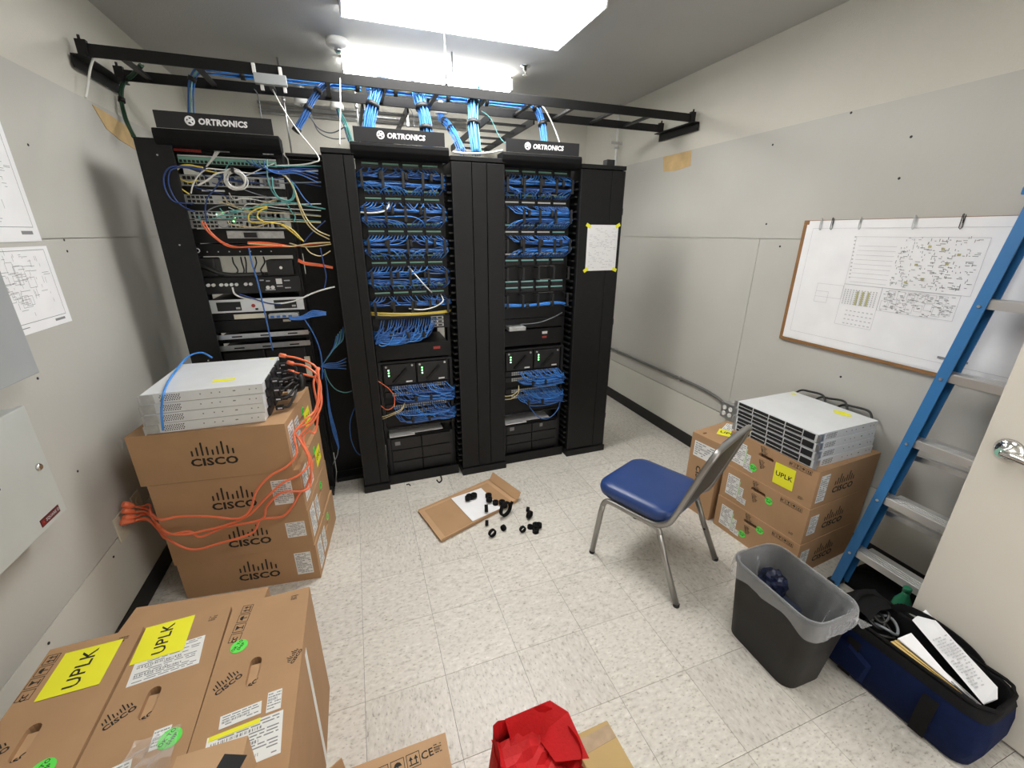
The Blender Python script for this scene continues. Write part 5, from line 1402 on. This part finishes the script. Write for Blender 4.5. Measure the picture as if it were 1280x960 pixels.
for z in (.235, .535, .825, 1.125, 1.425):
    hw = HW(z)-.006
    st = MB(); x0 = LP(z)-2.1-.0028
    st.box(x0, x0+.060, -hw, hw, z-.008, z); st.box(x0+.060, x0+.088, -hw+.045, hw-.045, z-.008, z); st.box(x0, x0+.004, -hw, hw, z-.034, z-.008); st.box(x0+.084, x0+.088, -hw+.045, hw-.045, z-.03, z-.008)
    o = st.build('tread', M_ALU, t)
    b = MB()
    for q in range(4): b.box(x0+.004+.0145*q, x0+.011+.0145*q, -hw+.01, hw-.01, z, z+.003)
    b.build('tread_ribs', M_ALU, o)
    MB().lathe([(.006, -.0), (.006, .003)], 8, (x0-.003, 0, z-.025), 'x').build('rivet', M_STEEL, o)
for z in (.45, .74):
    b = MB(); x = LP(z, .088)-2.1; b.bar((x, -.215, z), (x, .215, z-.02), .02, .025); b.build('rear_brace', M_STEEL, t)
MB().box(LP(ztop)-2.1-.02, LP(ztop)-2.1+.07, -.20, .20, ztop, ztop+.03).build('top_cap', M_LADBLUE, t, .006)

# ------------------------------------------------------------ door
d = MB().box(1.932, 1.976, -.25, .668, .012, 2.045).build('door_1', M_DOOR, None, .002); struct(d)
hd = MB(); hd.lathe([(.038, -.002), (.034, -.010), (.026, -.016), (.014, -.018), (.013, -.05)], 24, (1.932, .60, 1.005), 'x'); hd.build('handle_rose', M_CHROME, d)
MB().tube(cat_rom([(1.884, .60, 1.005), (1.882, .57, 1.004), (1.884, .53, 1.0), (1.888, .485, .997)], 6), [.013]*6+[.012]*6+[.011]*6+[.010], 10).build('lever', M_CHROME, d)
MB().lathe([(.014, -.0505), (.014, -.054)], 14, (1.932, .60, 1.005), 'x').build('lock_button', M_GRNLAB, d)
MB().box(1.94, 1.968, .6682, .6695, .96, 1.05).build('latch_plate', M_STEEL, d)
for z in (.25, 1.05, 1.85): MB().cyl((1.99, -.245, z-.05), (1.99, -.245, z+.05), .008, 8).build('hinge', M_STEEL, d)

# ------------------------------------------------------------ chair
t = thing('stacking_chair', 'grey framed stacking chair with a navy vinyl seat', 'chair', (1.36, 1.495, 0), R(23.5))
def rr_ring(hx, hy, r, z, n=6, cx=0, cy=0):
    out = []
    for (sx, sy, a0) in ((1, 1, 0), (-1, 1, PI/2), (-1, -1, PI), (1, -1, 3*PI/2)):
        for i in range(n+1):
            a = a0+PI/2*i/n; out.append((cx+sx*(hx-r)+r*math.cos(a), cy+sy*(hy-r)+r*math.sin(a), z))
    return out
cy = .062
b = MB(); b.loft([rr_ring(.185, .185, .07, .372, cy=cy), rr_ring(.203, .203, .08, .380, cy=cy), rr_ring(.208, .208, .08, .402, cy=cy), rr_ring(.205, .205, .08, .424, cy=cy), rr_ring(.192, .192, .075, .438, cy=cy), rr_ring(.16, .16, .06, .444, cy=cy), rr_ring(.08, .08, .03, .447, cy=cy)], cap0=True, cap1=True)
b.build('seat', M_VINYL, t)
b = MB(); b.loft([rr_ring(.186, .186, .07, .360, cy=cy), rr_ring(.190, .190, .07, .3715, cy=cy)], cap0=True, cap1=True); b.build('seat_pan', M_FRAME, t)
for s_ in (-1, 1):
    # each side is one bent tube: front leg, side rail, rear leg
    rail = [(s_*.20, .20, .335), (s_*.196, .175, .352), (s_*.196, .12, .352), (s_*.196, -.06, .350), (s_*.196, -.10, .340)]
    MB().tube([(s_*.222, .24, .004), (s_*.208, .213, .28), (s_*.205, .207, .32)]+[], .0145, 10).build('leg', M_FRAME, t)
    MB().tube(cat_rom([(s_*.205, .207, .3205), (s_*.201, .195, .344), (s_*.197, .165, .352), (s_*.196, .05, .351), (s_*.196, -.07, .350), (s_*.199, -.10, .342), (s_*.2005, -.112, .322)], 5), .0145, 10).build('side_rail', M_FRAME, t)
    MB().tube([(s_*.2005, -.1125, .3215), (s_*.208, -.16, .20), (s_*.221, -.25, .004)], .0145, 10).build('leg', M_FRAME, t)
    for y in (.24, -.25): MB().cyl((s_*.222, y, 0), (s_*.2215, y*.997, .014), .0155, 10).build('foot_cap', M_RUBBER, t)
    for z, y, q in ((.06, .236, 1), (.15, .226, 1), (.17, -.175, -1)): MB().cyl((s_*.205, y, z), (s_*.195, y-.0, z), .006, 8).build('stack_bumper', M_RUBBER, t)
MB().tube(cat_rom([(-.196, -.03, .352), (-.199, -.09, .362), (-.202, -.135, .392), (-.204, -.165, .44), (-.205, -.225, .62), (-.204, -.266, .745), (-.192, -.285, .800), (-.15, -.293, .826), (0, -.296, .834), (.15, -.293, .826), (.192, -.285, .800), (.204, -.266, .745), (.205, -.225, .62), (.204, -.165, .44), (.202, -.135, .392), (.199, -.09, .362), (.196, -.03, .352)], 6), .0135, 10).build('back_frame', M_FRAME, t)
# back shell: padded panel, flat grey at the rear
rows = []
for z, y, hw in ((.47, -.170, .17), (.50, -.180, .195), (.60, -.214, .200), (.70, -.246, .200), (.765, -.268, .197), (.80, -.279, .185), (.82, -.285, .155), (.830, -.289, .10)):
    rows.append((z, y, hw))
b = MB()
rings = [[(x, y+dy, z) for x, dy in ((-hw, 0), (-hw*.8, -.012), (0, -.014), (hw*.8, -.012), (hw, 0), (hw*.85, .004), (0, .006), (-hw*.85, .004))] for z, y, hw in rows]
b.loft(rings, cap0=True, cap1=True); b.build('back_shell', M_BACK, t)
b = MB()
rings = [[(x, y+dy, z) for x, dy in ((-hw*.72, .0065), (0, .0065), (hw*.72, .0065), (hw*.72, .010), (hw*.5, .016), (0, .018), (-hw*.5, .016), (-hw*.72, .010))] for z, y, hw in rows[1:-1]]
b.loft(rings, cap0=True, cap1=True); b.build('back_pad', M_VINYL, t)

# ------------------------------------------------------------ waste bin
t = thing('waste_bin', 'charcoal plastic waste bin with a clear liner', 'waste bin', (1.485, .855, 0), R(-1))
prof = [(0, .095, .145, .045), (.004, .100, .150, .05), (.2, .112, .168, .055), (.36, .122, .184, .06), (.372, .128, .190, .06), (.38, .128, .190, .06), (.38, .121, .183, .056), (.36, .117, .179, .055), (.2, .107, .163, .05), (.01, .094, .144, .045)]
b = MB(); b.loft([rr_ring(hx, hy, r_, z) for z, hx, hy, r_ in prof], cap0=True, cap1=True); b.build('bin', M_BIN, t)
rd = random.Random(6)
def wob(ring, amp, seed, zamp=0):
    q = random.Random(seed); ph = [q.uniform(0, 6) for _ in range(4)]; out = []
    n = len(ring)
    for i, (x, y, z) in enumerate(ring):
        a = 2*PI*i/n; w = amp*(math.sin(5*a+ph[0])+.7*math.sin(9*a+ph[1])+.5*math.sin(14*a+ph[2])); k = 1+w
        out.append((x*k, y*k, z+zamp*(math.sin(3*a+ph[3])+.6*math.sin(7*a+ph[1]))))
    return out
def fine(ring, k=4):
    out = []; n = len(ring)
    for i in range(n):
        p, q = Vector(ring[i]), Vector(ring[(i+1) % n]); m_ = max(1, int((q-p).length/.006))
        for j in range(k): out.append(tuple(p.lerp(q, j/k)))
    return out
def even(ring, n=110):
    P = [Vector(p) for p in ring]; L_ = [0]
    for i in range(len(P)): L_.append(L_[-1]+(P[(i+1) % len(P)]-P[i]).length)
    out = []; j = 0
    for i in range(n):
        d = L_[-1]*i/n
        while L_[j+1] < d: j += 1
        out.append(tuple(P[j].lerp(P[(j+1) % len(P)], (d-L_[j])/max(1e-9, L_[j+1]-L_[j]))))
    return out
def pleat(hx, hy, r_, z, amp, zamp=0, ph=0, inward=True):
    out = []; R_ = even(rr_ring(hx, hy, r_, z)); n = len(R_)
    for i, (x, y, zz) in enumerate(R_):
        a = 2*PI*i/n
        w = .5*math.sin(11*a+ph+.8*math.sin(3*a))+.35*math.sin(19*a+ph*1.7)+.3*math.sin(5*a+1)
        w = (w-1) if inward else abs(w)
        k = 1+amp*w/math.hypot(x, y)
        out.append((x*k, y*k, zz+zamp*(math.sin(3*a+ph)+.6*math.sin(7*a))))
    return out
LR = [pleat(.1335, .1965, .062, .322, .004, .014, 0, False), pleat(.1325, .1955, .062, .35, .003, .005, .3, False), pleat(.1315, .1935, .062, .375, .001, 0, .5, False), pleat(.128, .19, .06, .386, 0), pleat(.121, .183, .056, .3855, 0), pleat(.116, .178, .055, .365, .003, 0, .5), pleat(.114, .175, .055, .33, .008, 0, .6), pleat(.110, .168, .05, .27, .014, 0, .8), pleat(.104, .160, .05, .20, .02, 0, 1.0), pleat(.098, .15, .05, .12, .025, 0, 1.4), pleat(.07, .11, .04, .05, .02, 0, 1.8)]
b = MB(); b.loft(LR); b.build('liner', M_FILM, t)
b = MB(); b.add([(.07, -.185, .36), (.10, -.19, .35), (.145, -.215, .325), (.12, -.20, .30), (.09, -.195, .335)], [(0, 1, 4), (1, 2, 3), (1, 3, 4)]); b.build('liner_tail', M_FILM, t)
# rubbish inside
rb = bmesh.new(); bmesh.ops.create_icosphere(rb, subdivisions=3, radius=.055)
for v in rb.verts:
    q = random.Random(int(v.co.x*9999)+int(v.co.y*777)); v.co *= 1+q.uniform(-.18, .15)
me = bpy.data.meshes.new('crumple'); rb.to_mesh(me); rb.free(); me.materials.append(mat('crinkled_wrapper', (.02, .028, .07), .12, .3, .3, 30, spec=.8))
o = put('crumpled_wrapper', me, None, at(966, 728, 'z', .26)); tag(o, 'crumpled shiny dark wrapper lying in the waste bin', 'rubbish')
MB().box(-.055, .03, -.13, .05, -.245, -.03).build('packed_rubbish', mat('dull_rubbish', (.03, .04, .07), .5), o, .02)

# ------------------------------------------------------------ duffel bag
t = thing('tool_bag', 'navy blue open duffel bag with black trim beside the door', 'bag', (1.798, .570, 0), R(3))
def bring(z, hx, hy, r_=.05, sq=0, wobs=0): return wob(rr_ring(hx, hy, r_, z, 5), wobs, int(z*1000)+3)
outer = [bring(0, .10, .225), bring(.01, .118, .24), bring(.08, .128, .252, .05, 0, .012), bring(.15, .125, .25, .055, 0, .014), bring(.205, .115, .242, .06, 0, .012)]
b = MB(); b.loft(outer, cap0=True); b.build('shell', M_NAVY, t)
rim = [bring(.2055, .117, .244, .06, 0, .012), bring(.235, .110, .238, .06, 0, .02), bring(.25, .100, .23, .06, 0, .02), bring(.235, .096, .225, .055, 0, .012), bring(.12, .100, .225, .05, 0, .01), bring(.03, .095, .215, .05)]
b = MB(); b.loft(rim, cap1=True); b.build('lining', M_BLKN, t)
MB().tube([Vector(p) for p in wob(rr_ring(.105, .235, .06, .252, 5), .012, 77)], .006, 5, True).build('zip_edge', M_BLKN, t)
b = MB()
for y in (-.12,):
    pass
for y, nm in ((-.115, 'side_strap'), (.12, 'side_strap')):
    b = MB(); b.add([(-.137, y-.022, .02), (-.137, y+.022, .02), (-.140, y+.022, .1), (-.140, y-.022, .1), (-.134, y+.022, .19), (-.134, y-.022, .19), (-.125, y-.022, .02), (-.125, y+.022, .02)], [(0, 1, 2, 3), (3, 2, 4, 5)]); b.build(nm, M_BLKN, t)
# front pocket
b = MB(); b.loft([[(-.132, y, z) for y, z in ((.06, .03), (.2, .03), (.21, .13), (.13, .165), (.05, .13))], [(-.145, y, z) for y, z in ((.07, .045), (.19, .045), (.195, .12), (.13, .15), (.06, .12))]], cap1=True, smooth=False); b.build('pocket', M_NAVY, t)
# carry handle falling toward the door
P = cat_rom([(.09, .12, .245), (.10, .10, .275), (.112, .02, .285), (.112, -.07, .275), (.105, -.13, .25), (.10, -.15, .215)], 6)
b = MB()
for q in range(len(P)-1): b.bar(P[q], P[q+1]+(P[q+1]-P[q])*.1, .006, .028, (0, 0, 1))
b.build('carry_handle', M_BLKN, t)
MB().tube(cat_rom([(-.10, .17, .25), (-.03, .20, .29), (.05, .19, .285), (.09, .14, .25)], 6), .012, 6).build('end_flap', M_BLKN, t)
b = MB(); b.loft([[(-.095, .235, .24), (0, .25, .245), (.095, .23, .24)], [(-.085, .20, .285), (0, .215, .295), (.085, .195, .285)], [(-.07, .12, .262), (0, .13, .27), (.07, .12, .262)]], close=False); b.build('lid_fold', M_BLKN, t)
# contents
Rz = Matrix.Rotation(R(3), 4, 'Z')
def inbag(p): return Vector((1.795, .575, 0))+(Rz @ Vector(p))
def sheet(name, label, cat, c, w, h, tk, tilt, roll, M, seed=None, bow=.0):
    b = MB(); n = 8; V = []; nn = n+1
    for k in (0, 1):
        for j in range(nn):
            for i in range(2): V.append((-w/2+w*i, -h/2+h*j/n, k*tk+bow*math.sin(PI*j/n)))
    F = []
    for j in range(n):
        a = 2*j; F.append((a, a+1, a+3, a+2)); o_ = 2*nn; F.append((o_+a, o_+a+2, o_+a+3, o_+a+1)); F.append((a, a+2, o_+a+2, o_+a)); F.append((a+1, o_+a+1, o_+a+3, a+3))
    F += [(0, 2*nn, 2*nn+1, 1), (2*n, 2*n+1, 4*nn-1, 4*nn-2)]
    b.add(V, F)
    o = b.build(name, M); o.location = inbag(c); o.rotation_euler = (tilt, roll, R(3)); tag(o, label, cat)
    if seed is not None: q = put('print', print_lines(w*.8, h*.8, seed, M_LTINK, 16, False, .0006), o, (0, 0, tk+bow*.9))
    return o
def quad_sheet(name, label, cat, px, M, tk=.003, seed=None, group=None):
    P = [at(x, y, 'z', z) for x, y, z in px]; c = sum(P, Vector())/len(P); Q = [p-c for p in P]
    n = (Q[1]-Q[0]).cross(Q[-1]-Q[0]).normalized()
    if n.z < 0: n = -n
    k = len(Q); b = MB(); b.add([q for q in Q]+[q-n*tk for q in Q], [tuple(range(k)), tuple(range(k, 2*k))[::-1]]+[(i, (i+1) % k, k+(i+1) % k, k+i) for i in range(k)])
    o = b.build(name, M); o.location = c; tag(o, label, cat, group)
    if seed is not None:
        u = (Q[1]-Q[0]); v = (Q[-1]-Q[0]); w, h = u.length, v.length
        on_face('print', print_lines(.055, h*.62, seed, M_LTINK, 18, False, .0006), o, (0, 0, 0), n.cross(v.normalized())*-1, v.normalized(), 0, 0, .0008)
    return o
quad_sheet('document', 'white printed document sticking up out of the duffel bag', 'paper', [(1140, 775, .255), (1157, 762, .300), (1246, 858, .285), (1246, 873, .265), (1229, 880, .23)], M_WHITE, .006, 90)
quad_sheet('document', 'plain white folder edge beside the printed document in the bag', 'paper', [(1122, 798, .245), (1139, 791, .25), (1180, 838, .235), (1227, 881, .225), (1222, 881, .21)], M_WHITE, .004)
quad_sheet('binder', 'black glossy binder standing in the duffel bag', 'binder', [(1127, 803, .235), (1140, 808, .24), (1224, 881, .215), (1212, 878, .205)], M_BTAPE, .004)
for i in range(3):
    quad_sheet('manila_folder', 'manila folder standing on edge in the duffel bag', 'folder', [(1113+4*i, 802-i, .235-.004*i), (1116+4*i, 801-i, .24-.004*i), (1201+2*i, 868-i, .22-.004*i), (1197+2*i, 868-i, .21-.004*i)], M_MANILA, .002, None, 'manila folders in the bag')
for i in range(4):
    c = (-.01+.03*(i % 2), .10+.03*(i//2), .205+.012*i); rr = .045-.005*i
    P = [inbag((c[0]+rr*math.cos(2*PI*q/16), c[1]+rr*math.sin(2*PI*q/16), c[2]+.012*math.sin(4*PI*q/16+i))) for q in range(16)]
    lab = ('grey coiled lead lying in the duffel bag', 'black coiled lead lying in the duffel bag')[0 if i == 1 else 1]
    tag(MB().tube(cat_rom(P, 2, True), .0055, 6, True).build('coiled_lead', M_GREYC if i == 1 else M_BLKC), lab, 'cable', 'coiled leads in the bag')
o = MB().box(-.07, .07, -.10, .12, 0, .14).build('bag_contents', M_BLKN, None, .02); o.location = inbag((0, .06, .035)); tag(o, 'black pouch filling the bottom of the duffel bag', 'pouch')
# green bottle by the door edge
p0 = Vector((2.03, .735, 0))
t = thing('bottle', 'green plastic bottle standing behind the door edge', 'bottle', p0)
MB().lathe([(.030, 0), (.033, .01), (.033, .17), (.030, .20), (.014, .235), (.013, .25)], 20).build('bottle_body', M_BOTTLE, t); MB().lathe([(.015, .2502), (.015, .27), (.013, .272)], 16).build('cap', M_BOTTLE, t)
# low black mound under the ladder
t = thing('black_mound', 'black cloth heap on the floor under the ladder', 'cloth', (2.26, .88, 0))
rb = MB(); rings = []
for z, s_ in ((0, 1), (.03, .98), (.07, .8), (.10, .5), (.115, .2)): rings.append(wob(rr_ring(.10*s_, .17*s_, .05*s_, z, 5), .05, int(z*900)+2, .006 if z else 0))
rb.loft(rings, cap0=True, cap1=True); rb.build('heap', M_BLKN, t)

# ------------------------------------------------------------ flattened carton and velcro rolls on the floor
pts = [Vector((.208, 2.309)), Vector((.735, 2.50)), Vector((.835, 2.20)), Vector((.293, 1.983))]
ctr = sum(pts, Vector((0, 0)))/4
t = thing('cardboard_tray', 'flat opened cardboard piece with folded edges on the floor', 'cardboard', (ctr.x, ctr.y, 0))
L_ = [p-ctr for p in pts]; inn = [p*.88 for p in L_]
MB().prism([(p.x, p.y) for p in L_], .0005, .006).build('sheet', M_CARD, t)
for i, hgt in enumerate((.008, .055, .02, .012)):
    a, b2_ = L_[i], L_[(i+1) % 4]; c, d_ = inn[(i+1) % 4], inn[i]
    nrm = ((a+b2_)/2).normalized()*(.03 if i == 1 else .006)
    b = MB(); b.add([(a.x, a.y, .0062), (b2_.x, b2_.y, .0062), (b2_.x+nrm.x, b2_.y+nrm.y, .006+hgt), (a.x+nrm.x, a.y+nrm.y, .006+hgt), (a.x-nrm.x*.1, a.y-nrm.y*.1, .0062+.004), (b2_.x-nrm.x*.1, b2_.y-nrm.y*.1, .0062+.004)], [(0, 1, 2, 3), (3, 2, 5, 4)])
    b.build('folded_edge', M_CARD2, t)
    b = MB(); b.add([(a.x, a.y, .0065), (b2_.x, b2_.y, .0065), (c.x, c.y, .0075), (d_.x, d_.y, .0075)], [(0, 1, 2, 3)]); b.build('inner_flap', M_CARD2, t)
pp = [Vector((.430, 2.368)), Vector((.650, 2.418)), Vector((.710, 2.158)), Vector((.503, 2.092))]
o = MB().prism([(p.x, p.y) for p in pp], .0100, .0118).build('paper_sheet', M_WHITE); tag(o, 'white paper sheet lying on the flat cardboard', 'paper')


def roll(label, px, py, r_, w, lie=True, tail=0, z=.0, rot=0, group=None):
    p = at(px, py, 'z', z); t = thing('velcro_roll', label, 'strap', (p.x, p.y, z), rot, group)
    P = []; turns = 3; n = 16
    for i in range(turns*n):
        a = 2*PI*i/n; q = r_*(.72+.28*i/(turns*n)); P.append((q*math.cos(a), q*math.sin(a)))
    if tail: P += [(r_*.9+tail*.4, tail*.5), (r_+tail*.7, tail)]
    b = MB(); V = []
    for x, y in P:
        if lie: V += [(x, y, .0006), (x, y, w)]
        else: V += [(x, -w/2, y+r_*1.01), (x, w/2, y+r_*1.01)]
    m_ = len(P); b.add(V, [(2*i, 2*i+2, 2*i+3, 2*i+1) for i in range(m_-1)], True)
    me = b.mesh('strap', M_BLKN); o = put('strap', me, t); sm = o.modifiers.new('thickness', 'SOLIDIFY'); sm.thickness = .0022; sm.offset = 0
    return t
gr = 'small black velcro rolls scattered on the floor'
sc_ = lambda x, y: (500+x*.1719, 580+y*.1719)
roll('big loose loop of black velcro strap at the edge of the cardboard', *sc_(768, 375), .050, .02, False, .02, 0, .5)
for (x, y, r_, lie, rot) in ((672, 525, .024, False, .3), (632, 443, .016, False, 1.2), (752, 482, .018, False, 2.0), (892, 494, .020, False, .2), (942, 393, .026, False, .6), (930, 345, .016, False, 1.0), (945, 465, .016, True, 0)):
    roll('small black velcro roll on the floor beside the flat cardboard', *sc_(x, y), r_, .018, lie, .0, 0, rot, gr)
for (x, y, lab) in ((508, 240, 'clump of black velcro rolls on the white paper sheet'), (688, 270, 'long clump of black velcro rolls across the paper edge'), (985, 462, 'clump of black velcro rolls farthest from the cardboard')):
    z = .0125 if x < 900 else 0
    p = at(*sc_(x, y+14), 'z', z); t = thing('velcro_clump', lab, 'strap', (p.x, p.y, z), R(20))
    for j in range(5 if x == 688 else 4):
        rd = random.Random(j+x); rr = .018+.004*rd.random(); ox, oy = rd.uniform(-.03, .03), rd.uniform(-.02, .02)+(.05*(j-2)*.6 if x == 688 else 0)
        MB().lathe([(rr*.45, 0), (rr, .0), (rr, .022), (rr*.45, .022), (rr*.45, .0)], 12, (ox, oy, .0005+.011*(j % 2))).build('roll', M_BLKN, t)
roll('black velcro roll standing on the lower corner of the paper sheet', *sc_(628, 345), .024, .022, False, 0, .0125, 1.3)
o = MB().tube(cat_rom([at(546, 600, 'z', .004), at(549, 603, 'z', .004), at(552, 600, 'z', .006), at(551, 595, 'z', .006)], 5), .005, 6).build('velcro_scrap', M_BLKN); tag(o, 'curled black velcro scrap near the middle rack base', 'strap')
o = MB().tube(cat_rom([at(508, 606, 'z', .004), at(511, 605, 'z', .004), at(513, 607, 'z', .004)], 4), .0035, 6).build('velcro_scrap', M_BLKN); tag(o, 'tiny black velcro scrap beside the narrow column foot', 'strap')
